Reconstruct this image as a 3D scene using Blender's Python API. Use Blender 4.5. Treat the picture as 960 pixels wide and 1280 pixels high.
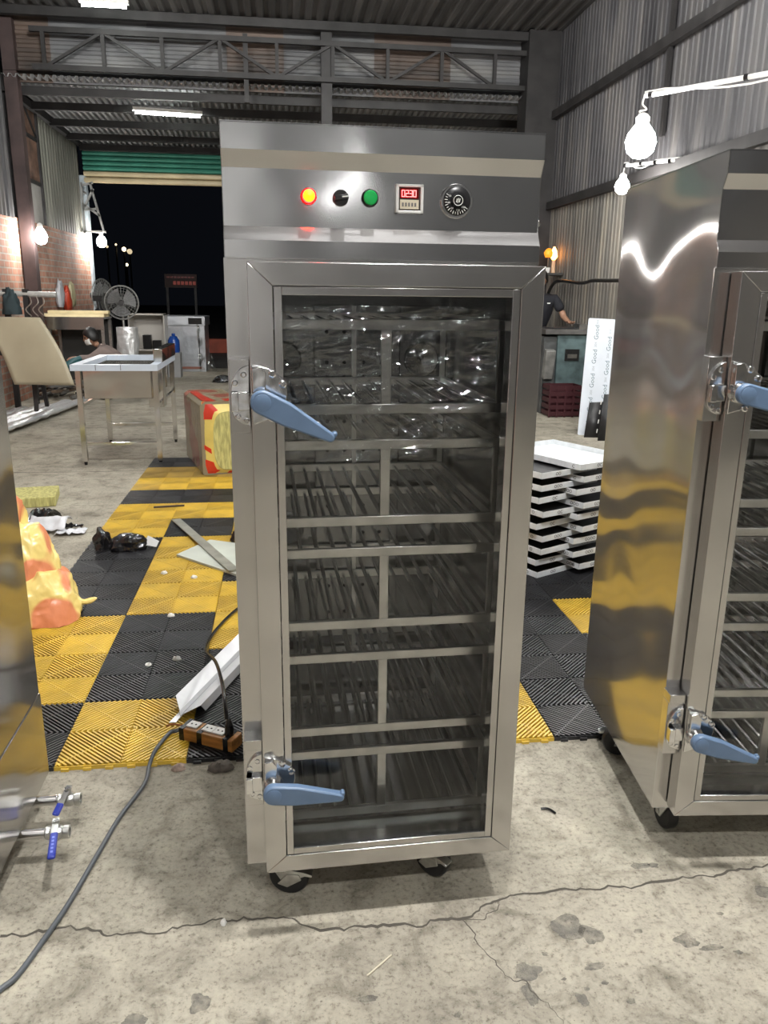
import bpy, math, random
from mathutils import Vector, Matrix, noise
R = math.radians
random.seed(7)
scn = bpy.context.scene
for o in list(bpy.data.objects): bpy.data.objects.remove(o)
col = scn.collection

# ------------------------------------------------------------------ camera
YAW, PIT, ROL, CAM_H = 0.1291, 0.2686, 0.0118, 1.4331
def set_camera():
    cy, sy, cp, sp, cr, sr = math.cos(YAW), math.sin(YAW), math.cos(PIT), math.sin(PIT), math.cos(ROL), math.sin(ROL)
    fw = Vector((sy*cp, cy*cp, -sp)); rt = Vector((cy, -sy, 0)); up = rt.cross(fw)
    r2 = cr*rt + sr*up; u2 = -sr*rt + cr*up
    cd = bpy.data.cameras.new('camera'); co = bpy.data.objects.new('camera', cd); col.objects.link(co)
    cd.sensor_fit = 'VERTICAL'; cd.sensor_height = 36.0; cd.lens = 990.4/1280*36.0
    cd.clip_start = 0.02; cd.clip_end = 300
    m = Matrix((r2, u2, -fw)).transposed().to_4x4(); m.translation = Vector((0, 0, CAM_H))
    co.matrix_world = m; scn.camera = co
set_camera()

# ------------------------------------------------------------------ world, exposure
w = bpy.data.worlds.new('night'); scn.world = w; w.use_nodes = True
w.node_tree.nodes['Background'].inputs[0].default_value = (0.012, 0.014, 0.02, 1)
w.node_tree.nodes['Background'].inputs[1].default_value = 0.15
vs = scn.view_settings
vs.view_transform = 'Standard'; vs.look = 'None'; vs.exposure = 0.55; vs.gamma = 1.0; vs.use_curve_mapping = False
# lamp strengths (emission of the lamp meshes themselves); lamps are built below by lamp_bulb() and tube_lamp()
KEY, BULB, BULB_FAR, TUBE, TUBE_FAR = 3200.0, 130.0, 260.0, 62.0, 50.0

# ------------------------------------------------------------------ materials
MATS = {}
def nd(nt, t, **k):
    n = nt.nodes.new(t)
    for a, b in k.items(): setattr(n, a, b)
    return n
def mat(name, c, rough=0.5, metal=0.0, var=0.0, vscale=6.0, bump=0.0, bscale=40.0, c2=None, aniso=0.0, wave=0.0, wscale=2.0,
        stretch=(1, 1, 1), spec=0.5, trans=0.0, rvar=0.0, arot=0.0, haze=0.0, coat=0.0, alpha=1.0, detail=5.0):
    if name in MATS: return MATS[name]
    m = bpy.data.materials.new(name); m.use_nodes = True; nt = m.node_tree; L = nt.links
    b = nt.nodes['Principled BSDF']
    b.inputs['Base Color'].default_value = (*c, 1); b.inputs['Roughness'].default_value = rough
    b.inputs['Metallic'].default_value = metal; b.inputs['Specular IOR Level'].default_value = spec
    b.inputs['Anisotropic'].default_value = aniso; b.inputs['Anisotropic Rotation'].default_value = arot; b.inputs['Coat Weight'].default_value = coat
    b.inputs['Alpha'].default_value = alpha; b.inputs['Transmission Weight'].default_value = trans
    tc = nd(nt, 'ShaderNodeTexCoord'); mp = nd(nt, 'ShaderNodeMapping'); mp.inputs['Scale'].default_value = stretch
    L.new(tc.outputs['Object'], mp.inputs['Vector'])
    if var or c2:
        n = nd(nt, 'ShaderNodeTexNoise'); n.inputs['Scale'].default_value = vscale; n.inputs['Detail'].default_value = detail
        L.new(mp.outputs[0], n.inputs['Vector'])
        r = nd(nt, 'ShaderNodeValToRGB'); L.new(n.outputs[0], r.inputs[0])
        r.color_ramp.elements[0].position = 0.36; r.color_ramp.elements[1].position = 0.64
        k = c2 if c2 else tuple(max(0, x*(1-var)) for x in c)
        r.color_ramp.elements[0].color = (*k, 1); r.color_ramp.elements[1].color = (*(c if c2 else tuple(min(1, x*(1+var*0.5)) for x in c)), 1)
        L.new(r.outputs[0], b.inputs['Base Color'])
    if rvar:
        n = nd(nt, 'ShaderNodeTexNoise'); n.inputs['Scale'].default_value = vscale*1.7; L.new(mp.outputs[0], n.inputs['Vector'])
        mr = nd(nt, 'ShaderNodeMapRange'); mr.inputs['To Min'].default_value = max(0.02, rough-rvar); mr.inputs['To Max'].default_value = rough+rvar
        L.new(n.outputs[0], mr.inputs['Value']); L.new(mr.outputs[0], b.inputs['Roughness'])
    last = None
    if wave:
        n = nd(nt, 'ShaderNodeTexNoise'); n.inputs['Scale'].default_value = wscale; n.inputs['Detail'].default_value = 0.0
        L.new(tc.outputs['Object'], n.inputs['Vector'])
        bp = nd(nt, 'ShaderNodeBump'); bp.inputs['Strength'].default_value = 1.0; bp.inputs['Distance'].default_value = wave
        L.new(n.outputs[0], bp.inputs['Height']); last = bp
    if bump:
        n = nd(nt, 'ShaderNodeTexNoise'); n.inputs['Scale'].default_value = bscale; n.inputs['Detail'].default_value = 4.0
        L.new(mp.outputs[0], n.inputs['Vector'])
        bp = nd(nt, 'ShaderNodeBump'); bp.inputs['Strength'].default_value = 1.0; bp.inputs['Distance'].default_value = bump
        L.new(n.outputs[0], bp.inputs['Height'])
        if last: L.new(last.outputs[0], bp.inputs['Normal'])
        last = bp
    if last: L.new(last.outputs[0], b.inputs['Normal'])
    if haze:
        b2 = nd(nt, 'ShaderNodeBsdfPrincipled'); b2.inputs['Base Color'].default_value = (*c, 1); b2.inputs['Metallic'].default_value = metal; b2.inputs['Roughness'].default_value = 0.42
        if last: L.new(last.outputs[0], b2.inputs['Normal'])
        mx = nd(nt, 'ShaderNodeMixShader'); mx.inputs[0].default_value = haze; L.new(b.outputs[0], mx.inputs[1]); L.new(b2.outputs[0], mx.inputs[2]); L.new(mx.outputs[0], nt.nodes['Material Output'].inputs[0])
    MATS[name] = m
    return m
def emit(name, c, s, base=(0.8, 0.8, 0.8)):
    if name in MATS: return MATS[name]
    m = bpy.data.materials.new(name); m.use_nodes = True; b = m.node_tree.nodes['Principled BSDF']
    b.inputs['Base Color'].default_value = (*base, 1); b.inputs['Emission Color'].default_value = (*c, 1); b.inputs['Emission Strength'].default_value = s
    MATS[name] = m; return m
def thin_glass(name, tint=(0.8, 0.82, 0.8), gl=0.06, rough=0.0, bump=0.0, bscale=6.0, ior=1.5):
    m = bpy.data.materials.new(name); m.use_nodes = True; nt = m.node_tree; L = nt.links; nt.nodes.clear()
    out = nd(nt, 'ShaderNodeOutputMaterial'); mx = nd(nt, 'ShaderNodeMixShader'); tr = nd(nt, 'ShaderNodeBsdfTransparent')
    g = nd(nt, 'ShaderNodeBsdfGlossy'); fr = nd(nt, 'ShaderNodeFresnel'); fr.inputs[0].default_value = ior
    ad = nd(nt, 'ShaderNodeMath', operation='ADD'); ad.inputs[1].default_value = gl
    tr.inputs[0].default_value = (*tint, 1); g.inputs['Roughness'].default_value = rough
    L.new(fr.outputs[0], ad.inputs[0]); L.new(ad.outputs[0], mx.inputs[0]); L.new(tr.outputs[0], mx.inputs[1]); L.new(g.outputs[0], mx.inputs[2])
    if bump:
        tc = nd(nt, 'ShaderNodeTexCoord'); n = nd(nt, 'ShaderNodeTexNoise'); n.inputs['Scale'].default_value = bscale
        L.new(tc.outputs['Object'], n.inputs['Vector']); bp = nd(nt, 'ShaderNodeBump'); bp.inputs['Distance'].default_value = bump
        L.new(n.outputs[0], bp.inputs['Height']); L.new(bp.outputs[0], g.inputs['Normal'])
    L.new(mx.outputs[0], out.inputs[0]); MATS[name] = m; return m

STEEL = mat('brushed_steel', (0.54, 0.54, 0.545), 0.15, 1.0, aniso=0.3, arot=0.25, wave=0.0030, wscale=7)
STEEL_DOOR = mat('brushed_steel_frame', (0.55, 0.54, 0.53), 0.17, 1.0, aniso=0.5, wave=0.0022, wscale=8, haze=0.12)
STEEL_SIDE = mat('sheet_steel_wavy', (0.52, 0.51, 0.50), 0.13, 1.0, aniso=0.9, wave=0.018, wscale=3.6, haze=0.25)
STEEL_IN = mat('inner_steel', (0.34, 0.34, 0.34), 0.22, 1.0, wave=0.003, wscale=5, var=0.15, vscale=4)
STEEL_RAIL = mat('ground_steel', (0.72, 0.71, 0.69), 0.28, 1.0, var=0.18, vscale=14, bump=0.0002, bscale=60)
ROD = mat('rod_steel', (0.66, 0.66, 0.65), 0.2, 1.0)
CHROME = mat('chrome', (0.70, 0.70, 0.70), 0.14, 1.0, wave=0.0004, wscale=60)
ZINC = mat('zinc_plate', (0.62, 0.62, 0.60), 0.28, 1.0, var=0.15, vscale=40)
DARKMET = mat('dark_painted_steel', (0.022, 0.020, 0.020), 0.6, 0.2, var=0.4, vscale=5)
BLACK = mat('black_rubber', (0.012, 0.012, 0.013), 0.5, var=0.3, vscale=30)
BLACKPL = mat('black_plastic', (0.010, 0.010, 0.011), 0.25)
HOLE = mat('dark_hole', (0.006, 0.006, 0.006), 0.9)
BLUEGREY = mat('blue_grey_plastic', (0.105, 0.165, 0.265), 0.38, var=0.06, vscale=30)
BLUEGRIP = mat('blue_vinyl', (0.018, 0.035, 0.32), 0.3, coat=0.4)
BLUEMARK = mat('blue_vinyl_raised_print', (0.15, 0.2, 0.6), 0.35)
GLASS = thin_glass('door_glass', (0.915, 0.92, 0.92), 0.0, ior=1.38)
FILM = thin_glass('clear_film', (0.95, 0.955, 0.955), 0.10, 0.05)
WHITEPL = mat('white_plastic', (0.72, 0.71, 0.68), 0.4)
CREAM = mat('cream_plastic', (0.62, 0.56, 0.42), 0.5)
REDPRINT = emit('red_led', (1.0, 0.03, 0.03), 6.0)
REDDIM = mat('dark_red_window', (0.10, 0.004, 0.004), 0.15)

# ------------------------------------------------------------------ mesh builder
class MB:
    def __init__(s): s.v = []; s.f = []
    def add(s, vs, fs):
        n = len(s.v); s.v += [tuple(p) for p in vs]; s.f += [tuple(i+n for i in f) for f in fs]; return s
    def box(s, a, b):
        x0, y0, z0 = a; x1, y1, z1 = b
        return s.add([(x0, y0, z0), (x1, y0, z0), (x1, y1, z0), (x0, y1, z0), (x0, y0, z1), (x1, y0, z1), (x1, y1, z1), (x0, y1, z1)],
                     [(0, 3, 2, 1), (4, 5, 6, 7), (0, 1, 5, 4), (1, 2, 6, 5), (2, 3, 7, 6), (3, 0, 4, 7)])
    def cbox(s, c, d, rz=0.0, rx=0.0, ry=0.0):
        M = Matrix.Rotation(rz, 3, 'Z') @ Matrix.Rotation(ry, 3, 'Y') @ Matrix.Rotation(rx, 3, 'X'); c = Vector(c)
        h = [x/2 for x in d]
        vs = [c + M @ Vector((i*h[0], j*h[1], k*h[2])) for k in (-1, 1) for i, j in ((-1, -1), (1, -1), (1, 1), (-1, 1))]
        return s.add(vs, [(0, 3, 2, 1), (4, 5, 6, 7), (0, 1, 5, 4), (1, 2, 6, 5), (2, 3, 7, 6), (3, 0, 4, 7)])
    def bar(s, p0, p1, wd, ht):
        p0, p1 = Vector(p0), Vector(p1); d = (p1-p0).normalized()
        up = Vector((0, 0, 1)) if abs(d.z) < 0.95 else Vector((0, 1, 0))
        sx = d.cross(up).normalized()*wd/2; uz = sx.cross(d).normalized()*ht/2
        vs = [p + a*sx + b*uz for p in (p0, p1) for a, b in ((-1, -1), (1, -1), (1, 1), (-1, 1))]
        return s.add(vs, [(0, 1, 2, 3), (7, 6, 5, 4), (0, 4, 5, 1), (1, 5, 6, 2), (2, 6, 7, 3), (3, 7, 4, 0)])
    def cyl(s, p0, p1, r0, r1=None, n=14, cap=True):
        r1 = r0 if r1 is None else r1
        p0, p1 = Vector(p0), Vector(p1); d = (p1-p0).normalized()
        a = d.orthogonal().normalized(); b = d.cross(a); k = len(s.v)
        vs = [p + r*(math.cos(2*math.pi*i/n)*a + math.sin(2*math.pi*i/n)*b) for p, r in ((p0, r0), (p1, r1)) for i in range(n)]
        fs = [(i, (i+1) % n, n+(i+1) % n, n+i) for i in range(n)]
        if cap: fs += [tuple(range(n-1, -1, -1)), tuple(range(n, 2*n))]
        return s.add(vs, fs)
    def tube(s, pts, r, n=8, cap=True):
        pts = [Vector(p) for p in pts]; m = len(pts); rr = r if isinstance(r, (list, tuple)) else [r]*m
        t0 = (pts[1]-pts[0]).normalized(); a = t0.orthogonal().normalized(); vs = []
        for i, p in enumerate(pts):
            t = (pts[min(i+1, m-1)]-pts[max(i-1, 0)]).normalized()
            a = (a - t*a.dot(t)).normalized(); b = t.cross(a)
            vs += [p + rr[i]*(math.cos(2*math.pi*k/n)*a + math.sin(2*math.pi*k/n)*b) for k in range(n)]
        fs = [(i*n+k, i*n+(k+1) % n, (i+1)*n+(k+1) % n, (i+1)*n+k) for i in range(m-1) for k in range(n)]
        if cap: fs += [tuple(range(n-1, -1, -1)), tuple(range((m-1)*n, m*n))]
        return s.add(vs, fs)
    def ring(s, c, R_, r, axis='Z', n=24, k=6):
        c = Vector(c); M = {'Z': Matrix.Identity(3), 'Y': Matrix.Rotation(R(90), 3, 'X'), 'X': Matrix.Rotation(R(90), 3, 'Y')}[axis]
        vs = []
        for i in range(n):
            u = 2*math.pi*i/n
            for j in range(k):
                q = 2*math.pi*j/k
                vs.append(c + M @ Vector(((R_+r*math.cos(q))*math.cos(u), (R_+r*math.cos(q))*math.sin(u), r*math.sin(q))))
        fs = [(i*k+j, ((i+1) % n)*k+j, ((i+1) % n)*k+(j+1) % k, i*k+(j+1) % k) for i in range(n) for j in range(k)]
        return s.add(vs, fs)
    def prism(s, poly, axis, a, b):
        def P(u, v, t): return {'X': (t, u, v), 'Y': (u, t, v), 'Z': (u, v, t)}[axis]
        n = len(poly); vs = [P(u, v, a) for u, v in poly] + [P(u, v, b) for u, v in poly]
        fs = [(i, (i+1) % n, n+(i+1) % n, n+i) for i in range(n)] + [tuple(range(n-1, -1, -1)), tuple(range(n, 2*n))]
        return s.add(vs, fs)
    def lathe(s, prof, c=(0, 0, 0), axis='Z', n=20):
        c = Vector(c); M = {'Z': Matrix.Identity(3), 'Y': Matrix.Rotation(R(90), 3, 'X'), 'X': Matrix.Rotation(R(90), 3, 'Y')}[axis]
        vs = [c + M @ Vector((r*math.cos(2*math.pi*i/n), r*math.sin(2*math.pi*i/n), z)) for r, z in prof for i in range(n)]
        m = len(prof); fs = [(j*n+i, j*n+(i+1) % n, (j+1)*n+(i+1) % n, (j+1)*n+i) for j in range(m-1) for i in range(n)]
        if prof[0][0] > 1e-6: fs.append(tuple(range(n-1, -1, -1)))
        if prof[-1][0] > 1e-6: fs.append(tuple(range((m-1)*n, m*n)))
        return s.add(vs, fs)
    def sphere(s, c, r, n=16, m=10, sc=(1, 1, 1)):
        c = Vector(c)
        vs = [c + Vector((r*sc[0]*math.sin(math.pi*j/m)*math.cos(2*math.pi*i/n), r*sc[1]*math.sin(math.pi*j/m)*math.sin(2*math.pi*i/n), r*sc[2]*math.cos(math.pi*j/m))) for j in range(m+1) for i in range(n)]
        return s.add(vs, [(j*n+i, (j+1)*n+i, (j+1)*n+(i+1) % n, j*n+(i+1) % n) for j in range(m) for i in range(n)])
    def grid(s, fn, nu, nv):
        vs = [fn(i/nu, j/nv) for j in range(nv+1) for i in range(nu+1)]
        return s.add(vs, [(j*(nu+1)+i, j*(nu+1)+i+1, (j+1)*(nu+1)+i+1, (j+1)*(nu+1)+i) for j in range(nv) for i in range(nu)])
    def mesh(s, name, m, smooth=True, ang=35):
        me = bpy.data.meshes.new(name); me.from_pydata([tuple(v) for v in s.v], [], s.f); me.validate(); me.update()
        if m: me.materials.append(m)
        if smooth:
            me.shade_smooth(); me.set_sharp_from_angle(angle=R(ang))
        return me
    def build(s, name, m, parent=None, smooth=True, ang=35, bevel=0, solid=0, sub=0):
        o = bpy.data.objects.new(name, s.mesh(name, m, smooth, ang)); col.objects.link(o)
        if parent: o.parent = parent
        if solid:
            k = o.modifiers.new('thick', 'SOLIDIFY'); k.thickness = solid; k.offset = 0
        if bevel:
            k = o.modifiers.new('bevel', 'BEVEL'); k.width = bevel; k.segments = 2; k.limit_method = 'ANGLE'; k.angle_limit = R(40)
        if sub:
            k = o.modifiers.new('sub', 'SUBSURF'); k.levels = sub; k.render_levels = sub
        return o
def link(name, me, parent=None, loc=(0, 0, 0), rot=(0, 0, 0)):
    o = bpy.data.objects.new(name, me); col.objects.link(o); o.location = loc; o.rotation_euler = rot
    if parent: o.parent = parent
    return o
def empty(name, loc, rz=0.0):
    o = bpy.data.objects.new(name, None); col.objects.link(o); o.location = loc; o.rotation_euler = (0, 0, rz); o.empty_display_size = 0.1; return o
def tag(o, label=None, cat=None, group=None, kind=None):
    if label: o['label'] = label
    if cat: o['category'] = cat
    if group: o['group'] = group
    if kind: o['kind'] = kind
    return o
def copy_tree(o, parent=None):
    c = o.copy(); col.objects.link(c); c.parent = parent
    for ch in list(o.children): copy_tree(ch, c)
    return c
def text_mesh(name, body, size, m, parent=None, loc=(0, 0, 0), rot=(0, 0, 0), depth=0.0003):
    cu = bpy.data.curves.new(name, 'FONT'); cu.body = body; cu.size = size; cu.align_x = 'CENTER'; cu.align_y = 'CENTER'; cu.extrude = depth; cu.resolution_u = 2
    t = bpy.data.objects.new('tmp', cu); col.objects.link(t)
    me = bpy.data.meshes.new_from_object(t.evaluated_get(bpy.context.evaluated_depsgraph_get()))
    bpy.data.objects.remove(t); bpy.data.curves.remove(cu); me.name = name; me.materials.clear(); me.materials.append(m)
    return link(name, me, parent, loc, rot)
def smooth_path(pts, n=6):
    pts = [Vector(p) for p in pts]; out = []
    for i in range(len(pts)-1):
        p0, p1, p2, p3 = pts[max(i-1, 0)], pts[i], pts[i+1], pts[min(i+2, len(pts)-1)]
        for k in range(n):
            t = k/n
            out.append(0.5*((2*p1) + (p2-p0)*t + (2*p0-5*p1+4*p2-p3)*t*t + (3*p1-p0-3*p2+p3)*t**3))
    return out + [pts[-1]]

# ------------------------------------------------------------------ floor material
def floor_material():
    m = bpy.data.materials.new('worn_concrete'); m.use_nodes = True; nt = m.node_tree; L = nt.links; b = nt.nodes['Principled BSDF']
    tc = nd(nt, 'ShaderNodeTexCoord')
    def noi(s, d, ro=0.6, dist=0.0):
        n = nd(nt, 'ShaderNodeTexNoise'); n.inputs['Scale'].default_value = s; n.inputs['Detail'].default_value = d; n.inputs['Roughness'].default_value = ro; n.inputs['Distortion'].default_value = dist
        L.new(tc.outputs['Object'], n.inputs['Vector']); return n
    def ramp(src, e):
        r = nd(nt, 'ShaderNodeValToRGB'); L.new(src, r.inputs[0]); cr = r.color_ramp
        while len(cr.elements) > 1: cr.elements.remove(cr.elements[-1])
        cr.elements[0].position = e[0][0]; cr.elements[0].color = (*e[0][1], 1)
        for p, c in e[1:]:
            k = cr.elements.new(p); k.color = (*c, 1)
        return r
    def mul(a, bq, f=1.0, mode='MULTIPLY'):
        x = nd(nt, 'ShaderNodeMix', data_type='RGBA', blend_type=mode); x.inputs['Factor'].default_value = f
        L.new(a, x.inputs[6]); L.new(bq, x.inputs[7]); return x.outputs[2]
    base = ramp(noi(1.6, 8, 0.65, 0.4).outputs[0], [(0.3, (0.20, 0.182, 0.148)), (0.5, (0.315, 0.290, 0.236)), (0.7, (0.40, 0.372, 0.305))])
    mid = ramp(noi(9, 8, 0.7, 0.6).outputs[0], [(0.33, (0.55, 0.54, 0.52)), (0.5, (1, 1, 1)), (0.75, (1.2, 1.19, 1.17))])
    fine = ramp(noi(70, 6, 0.7).outputs[0], [(0.32, (0.42, 0.40, 0.38)), (0.47, (1, 1, 1)), (0.68, (1.18, 1.17, 1.15))])
    spk = ramp(noi(160, 3, 0.5).outputs[0], [(0.27, (0.35, 0.33, 0.3)), (0.36, (1, 1, 1))])
    blot = ramp(noi(4.2, 4, 0.55, 0.2).outputs[0], [(0.26, (0.45, 0.44, 0.43)), (0.34, (1, 1, 1))])
    c = mul(mul(mul(mul(base.outputs[0], mid.outputs[0]), fine.outputs[0], 0.9), spk.outputs[0], 0.8), blot.outputs[0], 0.75)
    L.new(c, b.inputs['Base Color']); b.inputs['Roughness'].default_value = 0.75; b.inputs['Specular IOR Level'].default_value = 0.35
    bp = nd(nt, 'ShaderNodeBump'); bp.inputs['Distance'].default_value = 0.004; L.new(noi(45, 7, 0.7).outputs[0], bp.inputs['Height']); L.new(bp.outputs[0], b.inputs['Normal'])
    return m
FLOOR = floor_material()
def brick_material():
    m = bpy.data.materials.new('red_brick'); m.use_nodes = True; nt = m.node_tree; L = nt.links; b = nt.nodes['Principled BSDF']
    tc = nd(nt, 'ShaderNodeTexCoord'); sp = nd(nt, 'ShaderNodeSeparateXYZ'); cb = nd(nt, 'ShaderNodeCombineXYZ'); L.new(tc.outputs['Object'], sp.inputs[0])
    L.new(sp.outputs['Y'], cb.inputs['X']); L.new(sp.outputs['Z'], cb.inputs['Y'])
    br = nd(nt, 'ShaderNodeTexBrick'); L.new(cb.outputs[0], br.inputs['Vector']); br.inputs['Scale'].default_value = 1.0
    br.inputs['Brick Width'].default_value = 0.19; br.inputs['Row Height'].default_value = 0.085; br.inputs['Mortar Size'].default_value = 0.011
    br.inputs['Color1'].default_value = (0.44, 0.22, 0.15, 1); br.inputs['Color2'].default_value = (0.33, 0.155, 0.10, 1); br.inputs['Mortar'].default_value = (0.36, 0.31, 0.26, 1)
    n = nd(nt, 'ShaderNodeTexNoise'); n.inputs['Scale'].default_value = 2.5; n.inputs['Detail'].default_value = 6; L.new(tc.outputs['Object'], n.inputs['Vector'])
    r = nd(nt, 'ShaderNodeValToRGB'); L.new(n.outputs[0], r.inputs[0]); r.color_ramp.elements[0].position = 0.35; r.color_ramp.elements[0].color = (0.55, 0.52, 0.5, 1); r.color_ramp.elements[1].position = 0.6; r.color_ramp.elements[1].color = (1.1, 1.05, 1, 1)
    x = nd(nt, 'ShaderNodeMix', data_type='RGBA', blend_type='MULTIPLY'); x.inputs['Factor'].default_value = 1; L.new(br.outputs['Color'], x.inputs[6]); L.new(r.outputs[0], x.inputs[7])
    L.new(x.outputs[2], b.inputs['Base Color']); b.inputs['Roughness'].default_value = 0.85
    bp = nd(nt, 'ShaderNodeBump'); bp.invert = True; bp.inputs['Distance'].default_value = 0.012; L.new(br.outputs['Fac'], bp.inputs['Height']); L.new(bp.outputs[0], b.inputs['Normal'])
    return m
BRICK = brick_material()
def streaky(name, c1, c2, c3, sx, metal=0.0, rough=0.6):
    # weathered sheet: streaks running along one axis (stretch sx is the noise scale per axis)
    m = bpy.data.materials.new(name); m.use_nodes = True; nt = m.node_tree; L = nt.links; b = nt.nodes['Principled BSDF']
    tc = nd(nt, 'ShaderNodeTexCoord'); mp = nd(nt, 'ShaderNodeMapping'); mp.inputs['Scale'].default_value = sx; L.new(tc.outputs['Object'], mp.inputs[0])
    oi = nd(nt, 'ShaderNodeObjectInfo'); va = nd(nt, 'ShaderNodeVectorMath', operation='SCALE'); L.new(oi.outputs['Random'], va.inputs['Scale']); va.inputs[0].default_value = (37, 41, 29)
    ad = nd(nt, 'ShaderNodeVectorMath', operation='ADD'); L.new(mp.outputs[0], ad.inputs[0]); L.new(va.outputs[0], ad.inputs[1])
    n = nd(nt, 'ShaderNodeTexNoise'); n.inputs['Scale'].default_value = 1; n.inputs['Detail'].default_value = 6; L.new(ad.outputs[0], n.inputs['Vector'])
    r = nd(nt, 'ShaderNodeValToRGB'); L.new(n.outputs[0], r.inputs[0]); e = r.color_ramp.elements
    e[0].position = 0.32; e[0].color = (*c1, 1); e[1].position = 0.7; e[1].color = (*c3, 1); k = e.new(0.5); k.color = (*c2, 1)
    mr = nd(nt, 'ShaderNodeMapRange'); mr.inputs['To Min'].default_value = 0.7; mr.inputs['To Max'].default_value = 1.2; L.new(oi.outputs['Random'], mr.inputs['Value'])
    hs = nd(nt, 'ShaderNodeHueSaturation'); L.new(r.outputs[0], hs.inputs['Color']); L.new(mr.outputs[0], hs.inputs['Value']); L.new(hs.outputs[0], b.inputs['Base Color'])
    b.inputs['Metallic'].default_value = metal; b.inputs['Roughness'].default_value = rough
    MATS[name] = m; return m
SHEET_WALL = streaky('weathered_wall_sheet', (0.035, 0.034, 0.038), (0.068, 0.066, 0.07), (0.11, 0.103, 0.10), (5, 5, 0.7))
SHEET_WALL_LOW = streaky('weathered_wall_sheet_tan', (0.08, 0.076, 0.07), (0.155, 0.145, 0.13), (0.24, 0.215, 0.175), (5, 5, 0.6))
SHEET_ROOF = streaky('dark_roof_sheet', (0.045, 0.043, 0.042), (0.08, 0.077, 0.074), (0.12, 0.115, 0.11), (4, 0.6, 4))
SHEET_LEAN = streaky('grey_roof_sheet', (0.18, 0.185, 0.19), (0.26, 0.265, 0.27), (0.34, 0.34, 0.34), (4, 0.8, 4))
SHEET_GABLE = streaky('grey_gable_sheet', (0.085, 0.085, 0.09), (0.125, 0.125, 0.13), (0.17, 0.165, 0.16), (0.7, 4, 4))
SHEET_RUST = streaky('rusty_gable_sheet', (0.05, 0.04, 0.035), (0.10, 0.07, 0.055), (0.16, 0.11, 0.085), (0.7, 4, 4))
SHEET_GREEN = streaky('grey_green_sheet', (0.10, 0.10, 0.085), (0.16, 0.16, 0.135), (0.22, 0.21, 0.18), (5, 5, 0.8))
PLASTER = mat('grey_render', (0.30, 0.29, 0.27), 0.85, var=0.35, vscale=2)

# ------------------------------------------------------------------ the room
WXL, WXR, YG, YB, YF, ZR = -3.42, 3.78, 11.7, 15.9, -6.5, 4.75
MB().add([(WXL, YF, 0), (WXR, YF, 0), (WXR, YB, 0), (WXL, YB, 0)], [(0, 1, 2, 3)])
fl = MB().grid(lambda u, v: (WXL+(WXR-WXL)*u, YF+(YB-YF)*v, 0), 2, 4).build('floor', FLOOR, None, False); tag(fl, kind='structure')
gr = MB().add([(-40, YB, -0.01), (40, YB, -0.01), (40, 90, -0.01), (-40, 90, -0.01)], [(0, 1, 2, 3)]).build('ground', mat('dark_asphalt', (0.045, 0.042, 0.04), 0.9, var=0.3, vscale=2), None, False); tag(gr, kind='structure')
def crack(name, pts, wid):
    p = smooth_path([Vector((x, y, 0)) for x, y in pts], 10); m = MB(); vs = []
    for i, q in enumerate(p):
        t = (p[min(i+1, len(p)-1)]-p[max(i-1, 0)]).normalized(); nrm = Vector((-t.y, t.x, 0))
        q = q + nrm*0.014*noise.noise(q*18) + nrm*0.010*noise.noise(q*55)
        wv = wid*(0.35+1.0*abs(noise.noise(q*9+Vector((3, 1, 7)))))
        vs += [q+nrm*wv+Vector((0, 0, 0.0006)), q-nrm*wv+Vector((0, 0, 0.0006))]
    m.add(vs, [(2*i, 2*i+1, 2*i+3, 2*i+2) for i in range(len(p)-1)])
    return m.build(name, mat('crack_dirt', (0.07, 0.062, 0.05), 0.95), fl, False)
crack('crack', [(-0.67, 1.589), (-0.567, 1.599), (-0.477, 1.596), (-0.418, 1.57), (-0.282, 1.567), (-0.183, 1.582), (-0.127, 1.581), (-0.024, 1.582), (0.032, 1.543), (0.116, 1.528), (0.247, 1.518), (0.363, 1.525), (0.426, 1.543), (0.513, 1.573), (0.577, 1.584), (0.702, 1.587), (0.827, 1.584), (0.979, 1.589), (1.094, 1.6), (1.235, 1.614), (1.5, 1.65)], 0.0060)
crack('crack', [(0.401, 1.521), (0.421, 1.446), (0.46, 1.348), (0.498, 1.327), (0.535, 1.229), (0.56, 1.1)], 0.0016)
crack('crack', [(0.40, 1.528), (0.43, 1.52), (0.47, 1.536), (0.50, 1.556)], 0.0018)
crack('joint', [(-3.3, 6.6), (-2.4, 6.62), (-1.6, 6.60), (-0.95, 6.63)], 0.010)
def stain(x, y, rx, ry, seed, mt):
    vs = [(x, y, 0.0004)]; n = 40
    for i in range(n):
        a = 2*math.pi*i/n; k = 0.8+0.40*noise.noise(Vector((1.2*math.cos(a)+seed, 1.2*math.sin(a), seed*1.7)))+0.12*noise.noise(Vector((4*math.cos(a), 4*math.sin(a), seed)))
        vs.append((x+rx*k*math.cos(a), y+ry*k*math.sin(a), 0.0004))
    MB().add(vs, [(0, 1+i, 1+(i+1) % n) for i in range(n)]).build('stain', mt, fl, False)
def stain_mat(name, c, dens):
    m = mat(name, c, 0.6); nt = m.node_tree; n = nd(nt, 'ShaderNodeTexNoise'); n.inputs['Scale'].default_value = 38; n.inputs['Detail'].default_value = 6
    tc = nd(nt, 'ShaderNodeTexCoord'); nt.links.new(tc.outputs['Object'], n.inputs['Vector']); mr = nd(nt, 'ShaderNodeMapRange')
    mr.inputs['From Min'].default_value = 0.3; mr.inputs['From Max'].default_value = 0.6; mr.inputs['To Min'].default_value = dens*0.25; mr.inputs['To Max'].default_value = dens
    nt.links.new(n.outputs[0], mr.inputs['Value']); nt.links.new(mr.outputs[0], nt.nodes['Principled BSDF'].inputs['Alpha']); return m
ST1 = stain_mat('oil_stain', (0.16, 0.15, 0.13), 0.6)
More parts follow.
